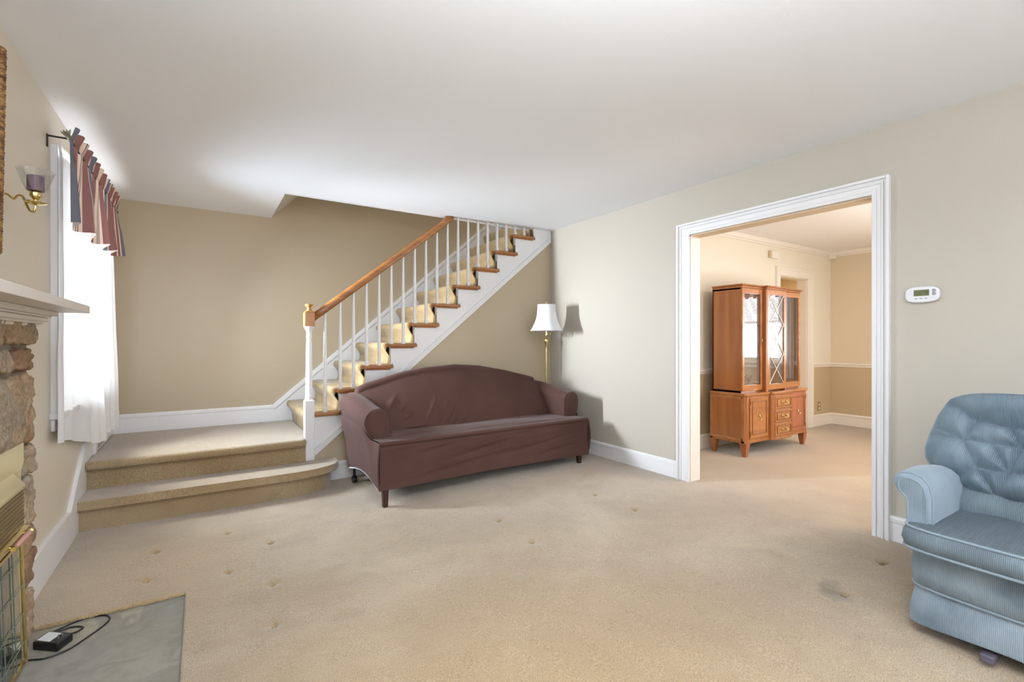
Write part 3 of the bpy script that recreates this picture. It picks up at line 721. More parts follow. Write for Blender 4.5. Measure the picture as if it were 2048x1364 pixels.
# arms: rolled, swept in y, rising towards the back
arm_segs = [((.28,.62),(.50,.47),.006),((.20,.64),(.36,.52),.005)]
def arm_fn(side):
    cx0 = .045 if side < 0 else SW-.06
    Rr = .100 if side < 0 else .086
    def f(u, v):
        y = .185+u*(SD-.215)
        rise = .075*sm(0, 1, u); r = Rr+.006*sin(u*pi)
        cz = (.548 if side < 0 else .575)+rise
        ox = side*(.020*u)
        a = v
        # closed section: inner bottom -> inner side -> over the top -> outer -> down to outer bottom
        if a < .25:
            t = a/.25; x = cx0-side*(r*lerp(1.0, .98, t)); z = lerp(.36, cz, t); x -= side*.012*(1-t)
        elif a < .75:
            t = (a-.25)/.5; an = pi*t; x = cx0-side*r*cos(an)*1.0; z = cz+r*sin(an)
        else:
            t = (a-.75)/.25; tt = sm(0, 1, t); x = cx0+side*(r*lerp(1, .30, tt) if side < 0 else r*lerp(1, .55, tt)); z = lerp(cz, .36, t)
        wob = .003*noise.noise((y*6, z*6, side*3+x*4))
        if side > 0 and a < .45: x -= -crease(y, z, arm_segs, .010)*1.0
        return (x+ox+wob, y, z)
    return f
for side in (-1, 1):
    f = arm_fn(side); mb = MB(); NV = 48
    mb.grid(f, 36, NV)
    # front face: scroll and stem filled row by row
    ring = [Vector(f(0, j/NV)) for j in range(NV+1)]; yf_ = ring[0].y
    Lr = ring[:NV//2+1]; Rr_ = ring[::-1][:NV//2+1]; n = len(mb.v); K = 10
    for p, q in zip(Lr, Rr_):
        for i in range(K+1):
            t = i/K; w_ = p.lerp(q, t); e_ = abs(2*t-1)
            mb.v.append((w_.x, yf_-.020*(1-e_**4)*min(1, (p-q).length/.06), w_.z))
    for r_ in range(NV//2):
        for i in range(K): mb.f.append((n+r_*(K+1)+i, n+r_*(K+1)+i+1, n+(r_+1)*(K+1)+i+1, n+(r_+1)*(K+1)+i))
    mb.build('arm', SOFA, sofa, smooth=True, auto=False)
    pp = [Vector(f(0, .12+.80*j/40)) for j in range(41)]
    MB().tube([(p.x, p.y-.002, p.z) for p in pp], .0045, 6).build('arm_seam', SOFA, sofa, smooth=True)
# camel back
HP = [(.0,.70),(.03,.77),(.10,.80),(.42,.885),(.66,.925),(.98,.945),(1.25,.925),(1.56,.87),(1.84,.805),(1.93,.78),(1.96,.70)]
def hback(x):
    for (a, b), (c, d_) in zip(HP, HP[1:]):
        if x <= c: return lerp(b, d_, sm(0, 1, (x-a)/(c-a)) if False else (x-a)/(c-a))
    return HP[-1][1]
def px2(u, v, Y):   # photo measurement helper for fold positions, in sofa coordinates
    a = (u-1024)/957.6; b = (682-v)/957.6; s_, c_ = .54386, .83918
    d_ = (s_+a*c_, c_-a*s_, b); t_ = Y/d_[1]; return (d_[0]*t_-SX, 1.168+d_[2]*t_)
BSC = 1
bs = [((875,794),(840,849)),((897,798),(867,846)),((909,808),(882,844)),((918,814),(897,843)),((825,822),(802,836)),((812,806),(796,822)),((790,800),(775,815)),((1050,835),(960,838)),((1060,828),(1000,838)),((850,845),(800,850)),((800,790),(770,830)),((930,822),(915,842))]
back_segs = [(px2(*a, 3.97), px2(*b, 3.97), .022) for a, b in bs]
def back_fn(u, v):
    x = .02+u*1.94; hh = hback(.0+u*1.96)
    # smooth camel
    y0, y1 = .40, .70
    if v < .55:
        t = v/.55; z = lerp(.38, hh-.05, t); y = lerp(y0, y1, t)-.045*sin(pi*t)
        y -= crease(x, z, back_segs, .011)
        y -= .004*noise.noise((x*3, z*6, 1))
    elif v < .75:
        t = (v-.55)/.2; a = pi*t; y = y1+.05-.05*cos(a); z = hh-.05+.05*sin(a)
    else:
        t = (v-.75)/.25; y = lerp(y1+.10, SD, sm(0,1,t)); z = lerp(hh-.05, .09, t)
    e = min(1, (1-abs(2*u-1))/.05); e = sqrt(max(0, 1-(1-e)**2))
    y = lerp((y if v < .55 else y), y, e) if e >= 1 else (y1+.05)+(y-(y1+.05))*e if v < .75 else y
    return (x, y, z)
mb = MB(); mb.grid(back_fn, 130, 90); mb.build('backrest', SOFA, sofa, smooth=True, auto=False)
for lx, ly, h0 in ((.05,.035,.085),(SW-.09,.035,.085),(SW-.09,SD-.06,.1)):
    g = fz(SX+lx); mb = MB(); mb.frustum(lx, ly, g, h0+.02, .034, .046); mb.build('leg', LEGW, sofa, bevel=.003)
g = fz(SX)
cb = MB().lathe([(.012,g+.03),(.012,.12)], (.045,SD-.045,0), 10).build('caster', BLACK, sofa)
MB().lathe([(.008,-.014),(.030,-.016),(.034,0),(.030,.016),(.008,.014)], (.045,SD-.045,g+.028), 20, M=Matrix.Rotation(pi/2, 4, 'Y')).build('wheel', BLACK, cb, smooth=True)
# ------------------------------------------------------------------ floor lamp
lx, ly = 3.20, 4.24
lamp = thing('floor_lamp', 'brass swing-arm floor lamp with white bell shade behind the sofa', 'lamp', (lx, ly, 0))
MB().lathe([(.12,-.005),(.125,.008),(.11,.018),(.04,.028),(.014,.045)], (lx,ly,0), 32).build('base', BRASS, lamp, smooth=True)
MB().lathe([(.0085,.03),(.0085,1.17)], (lx,ly,0), 16).build('pole', BRASS, lamp, smooth=True)
MB().lathe([(.0085,1.10),(.013,1.125),(.021,1.15),(.024,1.175),(.022,1.195),(.012,1.205),(.010,1.215),(.008,1.225),(.008,1.31),(.012,1.315),(.006,1.33)], (lx,ly,0), 20).build('column_vase', BRASS, lamp, smooth=True)
sx_, sy_ = 3.075, 4.07
mb = MB(); mb.tube([(lx,ly,1.245),(lerp(lx,sx_,.5),lerp(ly,sy_,.5)+.0,1.245),(sx_,sy_,1.245)], .0055, 10)
mb.lathe([(.006,-.012),(.014,-.008),(.014,.008),(.006,.012)], (lerp(lx,sx_,.45)+.01,lerp(ly,sy_,.45),1.245), 12); mb.tube([(sx_,sy_,1.235),(sx_,sy_,1.30)], .008, 10)
mb.lathe([(.0,-.02),(.012,-.014),(.016,0),(.012,.014),(0,.02)], (lx+.028, ly-.03, 1.245), 12)
mb.build('swing_arm', BRASS, lamp, smooth=True)
MB().lathe([(.016,1.29),(.018,1.33),(.014,1.35)], (sx_,sy_,0), 12).build('socket', BRASSD, lamp, smooth=True)
def bell(u, v):
    a = 2*pi*u; t = v
    r = lerp(.168, .093, t)-.026*sin(pi*t)**1.0*(1-.2*t)
    r *= 1+.010*abs(sin(a*4))
    z = 1.278+.274*t-.004*abs(sin(a*4))*(1-t)
    return (sx_+r*cos(a), sy_+r*sin(a), z)
sh = MB().grid(bell, 64, 16, cu=True).build('lamp_shade', SHADE, lamp, smooth=True, auto=False, solid=.003)
for zz, rr_ in ((1.279,.1685),(1.552,.0935)):
    mb = MB(); mb.tube([(sx_+rr_*cos(a), sy_+rr_*sin(a), zz) for a in [2*pi*k/40 for k in range(40)]], .0035, 6, closed=True)
    mb.build('shade_trim', SHADE, sh, smooth=True)
MB().lathe([(.003,1.55),(.003,1.562),(.009,1.568),(.010,1.575),(.006,1.584),(.001,1.587)], (sx_,sy_,0), 12).build('finial', BRASS, lamp, smooth=True)
mb = MB(); mb.tube([(sx_-.09,sy_,1.55),(sx_+.09,sy_,1.55)], .002, 6); mb.tube([(sx_,sy_,1.34),(sx_+.035,sy_,1.42),(sx_,sy_,1.55)], .0018, 6); mb.build('harp', BRASSD, lamp)
# ------------------------------------------------------------------ china cabinet
cx0, cx1 = 4.545, 5.745; cyf, cyb = 2.73, 3.13
hut = thing('china_cabinet', 'tall honey-brown wooden china cabinet with three glass doors in the dining room', 'cabinet', (5.14, 2.93, 0))
s1, s2 = 4.945, 5.335     # section splits
ch = .022
mb = MB(); P = [(cx0,cyb),(cx0,cyf+ch),(cx0+ch,cyf),(s1,cyf),(s1+.004,cyf-.028),(s1+.03,cyf-.05),(s2-.03,cyf-.05),(s2-.004,cyf-.028),(s2,cyf),(cx1-ch,cyf),(cx1,cyf+ch),(cx1,cyb)]
mb.prism(P, 'z', .14, .612); mb.build('base_body', HW, hut, bevel=.002)
def scale_poly(P, d_):
    cx_, cy_ = (cx0+cx1)/2, cyb
    return [(x+(d_ if x > cx_ else -d_) if abs(x-cx_) > .25 else x+(d_*.0), y-(d_ if y < cyb-.01 else 0)) for x, y in P]
MB().prism(scale_poly(P, .012), 'z', .612, .640).build('base_top', HWT, hut, bevel=.005)
MB().prism(scale_poly(P, .004), 'z', .140, .165).build('base_rail', HW, hut, bevel=.003)
# side panel frame
mb = MB(); mb.box(cx0-.004, cx0, cyf+.02, cyf+.05, .14, .61); mb.box(cx0-.004, cx0, cyb-.03, cyb, .14, .61); mb.box(cx0-.004, cx0, cyf+.04, cyb-.03, .585, .61); mb.box(cx0-.004, cx0, cyf+.04, cyb-.03, .16, .19)
mb.build('side_panel', HWT, hut)
def ring_pull(parent, x, y, z, r=.022):
    h_ = MB().lathe([(.014,0),(.012,.004),(.006,.008),(.004,.014)], (x,y,z+r*.8), 16, M=Matrix.Rotation(pi/2, 4, 'X')).build('pull_rosette', BRASSD, parent, smooth=True)
    MB().tube([(x+r*sin(a), y-.012-.004*(1-cos(a)), z+r*cos(a)*1.15) for a in [2*pi*k/24 for k in range(24)]], .0028, 6, closed=True).build('ring_pull', BRASS, parent, smooth=True)
def panel(mb, x0, x1, y, z0, z1, w=.008):
    mb.box(x0, x1, y-.006, y, z1-w, z1); mb.box(x0, x1, y-.006, y, z0, z0+w); mb.box(x0, x0+w, y-.006, y, z0+w, z1-w); mb.box(x1-w, x1, y-.006, y, z0+w, z1-w)
for x0, x1, m_ in ((cx0+.055, s1-.02, HWT), (s2+.012, cx1-.05, HWR)):
    d_ = MB().box(x0, x1, cyf-.010, cyf-.002, .185, .597).build('door', m_, hut, bevel=.002)
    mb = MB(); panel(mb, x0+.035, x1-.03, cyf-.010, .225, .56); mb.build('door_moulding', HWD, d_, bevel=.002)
    ring_pull(d_, (x0+x1)/2, cyf-.012, .395)
    xh = x0+.004 if x0 < 5 else x1-.004
    for zh in (.21, .53): MB().box(xh-.003, xh+.003, cyf-.015, cyf-.0105, zh, zh+.04).build('hinge', BRASSD, d_)
for i in range(3):
    z0 = .180+i*.142
    d_ = MB().box(s1+.035, s2-.035, cyf-.058, cyf-.048, z0, z0+.130).build('drawer', HWT, hut, bevel=.002)
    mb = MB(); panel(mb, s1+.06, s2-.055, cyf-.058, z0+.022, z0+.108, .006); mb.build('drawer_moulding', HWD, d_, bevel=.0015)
    xm = (s1+s2)/2; mb = MB()
    for s_ in (-1, 1): mb.lathe([(.012,0),(.010,.005),(.004,.016)], (xm+s_*.045, cyf-.064, z0+.07), 12, M=Matrix.Rotation(pi/2, 4, 'X'))
    mb.tube([(xm-.045, cyf-.078, z0+.068),(xm-.043, cyf-.082, z0+.05),(xm-.02, cyf-.084, z0+.046),(xm, cyf-.084, z0+.05),(xm+.02, cyf-.084, z0+.046),(xm+.043, cyf-.082, z0+.05),(xm+.045, cyf-.078, z0+.068)], .0035, 8)
    mb.build('bail_pull', BRASS, d_, smooth=True)
for x, y in ((cx0+.035,cyf+.035),(cx1-.035,cyf+.035),(cx0+.03,cyb-.03),(cx1-.03,cyb-.03)):
    mb = MB(); mb.frustum(x, y, 0, .125, .036, .07); mb.frustum(x, y, .125, .142, .07, .078); mb.build('leg', HWR if y < 2.9 else HW, hut, bevel=.003)
# upper case: shell
ux0, ux1, uyf, uyb = 4.585, 5.715, 2.80, 3.13; u1, u2 = 4.955, 5.325; zt = 1.745
mb = MB(); mb.box(ux0, ux0+.02, uyf+.012, uyb, .64, zt-.03); mb.box(ux1-.02, ux1, uyf+.012, uyb, .64, zt-.03); mb.box(ux0, ux1, uyb-.012, uyb, .64, zt-.03); mb.box(ux0, ux1, uyf+.01, uyb, zt-.05, zt-.03); mb.box(ux0, ux1, uyf+.01, uyb, .64, .66)
mb.build('upper_case', HW, hut, bevel=.001)
MB().box(ux0+.02, ux1-.02, uyb-.016, uyb-.012, .66, zt-.05).build('back_panel', HWI, hut)
CP = [(ux0-.02,uyb),(ux0-.02,uyf-.02),(u1-.01,uyf-.02),(u1+.0,uyf-.065),(u2+.01,uyf-.065),(u2+.02,uyf-.03),(ux1+.05,uyf-.02),(ux1+.05,uyb)]
mb = MB(); mb.prism([(x*1.0, y) for x, y in CP], 'z', zt-.012, zt+.004)
CP2 = [(ux0-.008,uyb),(ux0-.008,uyf-.008),(u1-.005,uyf-.008),(u1+.005,uyf-.055),(u2+.005,uyf-.055),(u2+.012,uyf-.02),(ux1+.02,uyf-.008),(ux1+.02,uyb)]
mb.prism(CP2, 'z', zt-.034, zt-.012)
mb.build('cornice', HW, hut, bevel=.004)
def gdoor(x0, x1, y, z0, z1, stile, lattice=False, pullx=None):
    mb = MB(); w = stile; mb.box(x0, x0+w, y, y+.02, z0, z1); mb.box(x1-w, x1, y, y+.02, z0, z1); mb.box(x0+w, x1-w, y, y+.02, z1-.055, z1); mb.box(x0+w, x1-w, y, y+.02, z0, z0+.06)
    d_ = mb.build('glass_door', HWT, hut, bevel=.003)
    MB().box(x0+w, x1-w, y+.008, y+.011, z0+.06, z1-.055).build('door_glass', GLASS, d_)
    if lattice:
        a, b = x0+w, x1-w; c, e = z0+.06, z1-.055; mb = MB(); n_ = 3; hh = (e-c)/n_
        for i in range(n_):
            z_ = c+i*hh
            mb.tube([(a, y+.004, z_),(b, y+.004, z_+hh)], .0035, 6); mb.tube([(b, y+.004, z_),(a, y+.004, z_+hh)], .0035, 6)
        mb.build('lattice', TRIMD, d_)
    if pullx: ring_pull(d_, pullx, y-.002, 1.17, .02)
    return d_
gdoor(ux0, u1-.005, uyf-.008, .655, zt-.036, .035, pullx=u1-.022)
gdoor(u1+.005, u2-.0, uyf-.055, .655, zt-.036, .040, True)
gdoor(u2+.0, ux1, uyf-.012, .655, zt-.036, .035)
mb = MB(); mb.box(u1-.012, u1+.03, uyf-.05, uyf+.01, .64, zt-.034); mb.lathe([(.018,.64),(.018,zt-.036)], (u1+.004,uyf-.036,0), 16); mb.build('pilaster', HW, hut, bevel=.002)
MB().box(u2-.012, u2+.01, uyf-.05, uyf+.012, .64, zt-.034).build('pilaster', HW, hut, bevel=.002)
SHG = glassmat('shelf_glass', (.9,.95,.93,1), .15)
for z_ in (.98, 1.33): MB().box(ux0+.02, ux1-.02, uyf+.03, uyb-.016, z_, z_+.006).build('glass_shelf', SHG, hut)
# contents
CHINA = mat('white_china', srgb(238,236,230), .2); CRY = glassmat('crystal', (.92,.94,.95,1), .25, .03)
def goblet(x, y, z, label, group, h=.15):
    mb = MB(); mb.lathe([(.028,0),(.028,.003),(.004,.008),(.0035,h*.45),(.018,h*.55),(.03,h*.75),(.029,h),(.027,h),(.028,h*.76),(.012,h*.56)], (x,y,z), 20, cap=False)
    tag(mb.build('goblet', CRY, smooth=True), label, 'glass', group)
gs = [(4.64,2.90),(4.70,2.95),(4.76,2.89),(4.82,2.96),(4.87,2.90),(4.68,3.02),(4.78,3.04),(4.88,3.03)]
for x, y in gs: goblet(x, y, .661, 'clear crystal goblet on the bottom of the cabinet behind the left door', 'goblets in the china cabinet')
def plate_up(x, y, z, r, label):
    mb = MB(); M_ = Matrix.Rotation(radians(-78), 4, 'X')
    mb.lathe([(.001,.004),(r*.6,.003),(r,.016),(r,.019),(r*.6,.006),(.001,.007)], (x,y,z+r), 32, cap=False, M=M_)
    tag(mb.build('plate', CHINA, smooth=True), label, 'plate')
plate_up(4.80, 3.06, 1.337, .11, 'white plate standing on the top shelf behind the left cabinet door')
plate_up(4.74, 3.06, .987, .12, 'white plate standing on the lower shelf behind the left cabinet door')
plate_up(5.16, 3.06, .987, .12, 'white plate standing on the lower shelf behind the lattice door')
plate_up(5.52, 3.06, .987, .10, 'white plate standing on the lower shelf behind the right cabinet door')
def bowl(x, y, z, r, label):
    mb = MB(); mb.lathe([(r*.4,0),(r*.45,.004),(r*.9,r*.5),(r,r*.62),(r*.96,r*.62),(r*.85,r*.5),(r*.3,.012)], (x,y,z), 28)
    tag(mb.build('bowl', CHINA, smooth=True), label, 'bowl')
bowl(4.83, 2.93, .987, .055, 'small white bowl on the lower shelf behind the left cabinet door')
bowl(4.72, 2.94, 1.337, .06, 'white footed bowl on the top shelf behind the left cabinet door')
bowl(5.14, 2.92, .661, .09, 'wide white bowl on the cabinet floor behind the lattice door')
bowl(5.50, 2.92, 1.337, .06, 'small white bowl on the top shelf behind the right cabinet door')
# dining wall fittings
t = thing('door_chime', 'small cream door chime box high on the dining room wall', 'chime', (5.97, YD, 2.19))
MB().box(5.90, 6.05, YD-.05, YD-.001, 2.195, 2.285).build('cover', TRIMD, t, bevel=.006)
MB().box(5.88, 5.90, YD-.03, YD-.001, 2.20, 2.285).build('side_plate', mat('chime_side', srgb(214,196,160), .6), t)
t = thing('wall_outlet', 'brass wall outlet above the baseboard right of the dining doorway', 'outlet', (7.16, YD, .2))
MB().box(7.12, 7.20, YD-.006, YD-.001, .205, .325).build('cover_plate', BRASS, t, bevel=.002)
mb = MB()
for zz in (.24,.29): mb.lathe([(.016,0),(.016,.003)], (7.16,YD-.006,zz), 16, M=Matrix.Rotation(pi/2, 4, 'X'))
mb.build('receptacle', TRIMD, t)
# ------------------------------------------------------------------ thermostat
t = thing('thermostat', 'white digital thermostat with green screen on the right wall', 'thermostat', (XR, 1.0, 1.38))
ty0, ty1, tz0, tz1 = .923, 1.076, 1.383, 1.472
outl = []
for k in range(24):
    a = 2*pi*k/24; cy_, cz_ = (ty0+ty1)/2, (tz0+tz1)/2; e = 3.2
    outl.append((cy_+(ty1-ty0)/2*math.copysign(abs(cos(a))**(2/e), cos(a)), cz_+(tz1-tz0)/2*math.copysign(abs(sin(a))**(2/e), sin(a))))
MB().prism(outl, 'x', XR-.026, XR-.001).build('housing', PLAST, t, bevel=.006, seg=3)
LCD = mat('lcd_green', srgb(122,126,84), .25, var=.25, vscale=40, col2=srgb(96,98,72))
MB().box(XR-.0275, XR-.0255, .967, 1.035, 1.420, 1.454).build('screen', LCD, t)
for i in range(3): MB().box(XR-.028, XR-.025, .976+i*.021, .988+i*.021, 1.403, 1.408).build('button', PLASTG, t, bevel=.001)
mb = MB()
for k in range(2): mb.lathe([(.009,0),(.009,.0025)], (XR-.0255, .946, 1.429+k*.018), 14, M=Matrix.Rotation(-pi/2, 4, 'Y'))
mb.build('rocker_button', PLASTG, t)
# ------------------------------------------------------------------ recliner (faces the left wall)
rec = thing('recliner', 'pale blue corduroy rocker recliner with a tufted back at the right edge', 'recliner', (2.45, .39, 0), 0)
CY = .39
def sup(yc, hw, y): return abs((y-yc)/hw)
# skirt/base
def front_x(y, x0, bulge=.03, hw=.41): return x0+.06*min(1, sup(CY, hw, y))**4*1-bulge*(1-min(1, sup(CY, hw, y))**2)
def ring_pts(x0, hw, xb, r=.07, n=10, bulge=.02):
    pts = []
    for k in range(21):
        y = lerp(CY+hw-r, CY-hw+r, k/20); pts.append((x0-bulge*(1-((y-CY)/hw)**2), y))
    out = []
    for k in range(n+1):
        a = pi/2*k/n; out.append((xb-r+r*sin(a)*1.0, CY+hw-r+r*cos(a)) if False else (x0+r-r*sin(a), CY+hw-r+r*cos(a)))
    L_ = out+pts[1:-1]
    for k in range(n+1):
        a = pi/2*k/n; L_.append((x0+r-r*cos(a), CY-hw+r-r*sin(a)))
    # back straight edges
    nb = 8
    L_ += [(lerp(x0+r, xb, (k+1)/nb), CY-hw) for k in range(nb)]+[(xb, lerp(CY-hw, CY+hw, (k+1)/nb)) for k in range(nb)]+[(lerp(xb, x0+r, (k+1)/nb), CY+hw) for k in range(nb-1)]
    return L_
def loft(rings, cap0=True, cap1=True):
    mb = MB(); m_ = len(rings[0])
    for z, pts in rings:
        pass
    return mb
def loftz(R_):
    mb = MB(); m_ = len(R_[0][1])
    for z, pts in R_:
        for j, (x, y) in enumerate(pts):
            zz = z(x, y) if callable(z) else z
            mb.v.append((x, y, zz))
    for i in range(len(R_)-1):
        for j in range(m_):
            l = (j+1) % m_; mb.f.append((i*m_+j, i*m_+l, (i+1)*m_+l, (i+1)*m_+j))
    mb.f.append(tuple(range(m_-1, -1, -1))); mb.f.append(tuple((len(R_)-1)*m_+j for j in range(m_)))
    return mb
bx0 = 2.415
wav = lambda x, y: .035+.014*sm(.62,.40,y)+.006*sin(y*14)+.004*sin(x*17)
loftz([(wav, ring_pts(bx0+.005,.385,3.12)), (.08, ring_pts(bx0-.002,.382,3.12)), (.14, ring_pts(bx0+.008,.372,3.12)), (.180, ring_pts(bx0+.018,.365,3.12))]).build('skirt', CORD, rec, smooth=True)
loftz([(.180, ring_pts(bx0+.02,.362,3.12)), (.19, ring_pts(bx0+.004,.372,3.12)), (.26, ring_pts(bx0-.012,.375,3.12)), (.32, ring_pts(bx0-.0,.368,3.12)), (.36, ring_pts(bx0+.02,.36,3.12))]).build('front_band', CORD, rec, smooth=True)
def rp(x0, hw, z, r=.004, lo=0, hi=41, bulge=.02):
    P_ = ring_pts(x0, hw, 3.12, bulge=bulge)[lo:hi]; return [(x, y, z(x, y) if callable(z) else z) for x, y in P_]
MB().tube(rp(bx0+.008,.372,.182), .0055, 8).build('piping', PIPE, rec, smooth=True)
# seat cushion (T cushion)
sx0 = 2.325; zt_ = lambda x, y: .437-.012*sm(.0,.4,abs(y-CY))*0+.012*(1-((y-CY)/.4)**2)
loftz([(.352, ring_pts(sx0+.06,.345,2.96,.06)), (.350, ring_pts(sx0+.02,.362,2.96,.06)), (.362, ring_pts(sx0+.004,.37,2.96,.06)), (.39, ring_pts(sx0-.010,.376,2.96,.06)), (.42, ring_pts(sx0-.004,.372,2.96,.06)), (.437, ring_pts(sx0+.012,.364,2.96,.06)),
       (lambda x, y: .444, ring_pts(sx0+.04,.34,2.94,.06)), (lambda x, y: .455, ring_pts(sx0+.14,.26,2.90,.06)), (lambda x, y: .458, ring_pts(sx0+.24,.1,2.8,.06))]).build('seat_cushion', CORDS, rec, smooth=True, auto=False)
for z_, xx, hw in ((.358, sx0+.004, .371), (.438, sx0+.010, .366)):
    MB().tube([(x, y, z_) for x, y in ring_pts(xx, hw, 2.96, .06)[:41]], .0055, 8).build('piping', PIPE, rec, smooth=True)
# arms
def rarm(side):
    yo = CY+side*.395; yi = CY+side*.285
    # profile in (y,z): from inner bottom over the top, flared outward roll, back to outer side
    s_ = side
    Pp = [(yi, .40), (yi+s_*.0, .55), (yi+s_*.012, .60), (yi+s_*.035, .628), (yi+s_*.07, .640), (yi+s_*.105, .636), (yi+s_*.125, .615), (yi+s_*.128, .590), (yi+s_*.118, .565), (yi+s_*.095, .545), (yi+s_*.085, .52), (yi+s_*.083, .42), (yi+s_*.083, .36)]
    return Pp
def arm_mesh(side):
    Pp = rarm(side); mb = MB(); xsA = [2.405, 2.41, 2.425, 2.47, 2.6, 2.75, 2.9, 3.08]
    cy_ = sum(p[0] for p in Pp)/len(Pp); cz_ = .52
    for i, x in enumerate(xsA):
        sc = (.93, .975, 1, 1.01, 1.03, 1.03, 1.02, 1)[i]
        for y, z in Pp: mb.v.append((x, cy_+(y-cy_)*sc, (cz_+(z-cz_)*sc*(1, 1, 1, .99, .94, .78, .6, .5)[i] if z > .45 else z)))
    m_ = len(Pp)
    for i in range(len(xsA)-1):
        for j in range(m_-1): mb.f.append((i*m_+j, i*m_+j+1, (i+1)*m_+j+1, (i+1)*m_+j))
    mb.f.append(tuple(range(m_))); mb.f.append(tuple((len(xsA)-1)*m_+j for j in range(m_-1, -1, -1)))
    return mb
for side in (1, -1):
    a = arm_mesh(side).build('arm', VELV, rec, smooth=True, auto=False)
    Pp = rarm(side); cy_ = sum(p[0] for p in Pp)/len(Pp)
    # front panel with piping
    inner = [(cy_+(y-cy_)*.72, .52+(z-.52)*.78 if z > .45 else z) for y, z in Pp]
    MB().prism(inner, 'x', 2.398, 2.41).build('arm_front_panel', CORD, a, bevel=.004, seg=3)
    MB().tube([(2.4, y, z) for y, z in inner], .0045, 8).build('piping', PIPE, a, smooth=True)
    pw = [(cy_+(y-cy_)*.96, .52+(z-.52)*.965 if z > .45 else z) for y, z in Pp]
    MB().tube([(2.408, y, z) for y, z in pw], .0045, 8).build('piping', PIPE, a, smooth=True)
# tufted pillow back: plane tilted back. local s (side, + = left in photo => +y), t (up)
B0 = Vector((2.745, CY, .510)); B1 = Vector((2.99, CY, .90)); up_ = (B1-B0).normalized(); BH = (B1-B0).length; nrm = Vector((-up_.z, 0, up_.x))
def half_w(t):   # half width as a function of height 0..1
    pts = [(0,.16),(.03,.262),(.085,.293),(.15,.330),(.18,.368),(.225,.403),(.30,.426),(.40,.434),(.565,.428),(.76,.413),(.93,.388),(.975,.365),(1,.32)]
    for (a, b), (c, d_) in zip(pts, pts[1:]):
        if t <= c: return lerp(b, d_, (t-a)/(c-a))
    return pts[-1][1]
def P2(u, v):  # photo px -> (s,t) on back plane
    a = (u-1024)/957.6; b = (682-v)/957.6; s_, c_ = .54386, .83918
    d_ = Vector((s_+a*c_, c_-a*s_, b)); o_ = Vector((0,0,1.168)); k = (B0-nrm*(-.04)-o_).dot(nrm)/d_.dot(nrm); p = o_+d_*k-B0
    return (p.y, p.dot(up_)/BH)
def zp(x, y): return P2(1790+x/4.547, 780+y/4.547)
btn = [zp(755,300), zp(1070,370), zp(640,475), zp(900,515), zp(1165,555), zp(755,725), zp(1050,785), zp(590,790), zp(925,980)]
lines = [(0,2),(2,3),(3,4),(2,5),(3,6),(5,6),(5,8),(6,8),(5,7),(1,4),(4,6)]
LS = [(btn[a], btn[b]) for a, b in lines]+[(zp(500,130), zp(640,220)), (zp(640,220), btn[0]), (btn[0], btn[1]), (btn[1], zp(1300,390)), (btn[2], zp(350,400)), (btn[2], zp(390,350)), (btn[8], zp(650,930)), (btn[8], zp(1170,1040)), (btn[7], zp(480,730)), (btn[6], zp(1300,800))]
# mirror the tufting for the half of the chair beyond the frame
LS += [((-a[0], a[1]), (-b[0], b[1])) for a, b in LS]; BT = btn+[(-a, b) for a, b in btn]
def bulge(s_, t, top=True):
    hw = half_w(t); e = min(1, abs(s_)/hw); edge = (1-e**4)**.5 if e < 1 else 0
    te = min(1, max(0, (1-t)/.10)); be = min(1, t/.12)
    th = .122*edge*(1-(1-te)**2)**.5*(1-(1-be)**2)**.5
    th += .022*sm(.72,.84,t)*edge*(1-(1-te)**2)
    g_ = 0
    for a, b in LS:
        d_, k = seg_dist(s_, t*BH, (a[0], a[1]*BH), (b[0], b[1]*BH))
        g_ = max(g_, .026*exp(-(d_/.012)**1.3)+.030*exp(-(d_/.050)**1.6))
    for a in BT:
        d_ = sqrt((s_-a[0])**2+((t-a[1])*BH)**2)
        g_ = max(g_, .066*exp(-(d_/.030)**1.2))
        if d_ < .11:
            an = atan2((t-a[1])*BH, s_-a[0]); g_ += .004*(.5+.5*sin(an*9))*exp(-(d_/.05)**2)*min(1, d_/.02)
    return max(.004, th-g_*edge)
def back2(u, v):
    t = v; hw = half_w(t); s_ = (2*u-1)*hw
    p = B0+up_*(BH*t)+nrm*bulge(s_, t); return (p.x, CY+s_, p.z)
mb = MB(); mb.grid(back2, 150, 110)
# back shell
def back3(u, v):
    t = v; hw = half_w(t)*.985; s_ = (2*u-1)*hw; e = abs(2*u-1)
    p = B0+up_*(BH*t)-nrm*(.10*(1-e**6)); return (p.x, CY+s_, p.z)
mb.build('back_cushion', CORDB, rec, smooth=True, auto=False)
MB().grid(back3, 30, 20).build('back_panel', CORD, rec, smooth=True)
edge_pts = [(B0+up_*(BH*t)+nrm*.006) for t in [i/40 for i in range(41)]]
L1 = [(p.x, CY+half_w(i/40), p.z) for i, p in enumerate(edge_pts)]; L2 = [(p.x, CY-half_w(i/40), p.z) for i, p in enumerate(edge_pts)]
MB().tube(L1+L2[::-1], .006, 8).build('piping', PIPE, rec, smooth=True)
# top of the back frame just behind the pillow
mb = MB(); p = B1
mb.prism([(p.x+.02,.60),(p.x+.09,.58),(p.x+.12,p.z-.03),(p.x+.09,p.z+.006),(p.x+.03,p.z+.004)], 'y', CY-.36, CY+.365); mb.build('back_frame', CORD, rec, bevel=.012, seg=3)
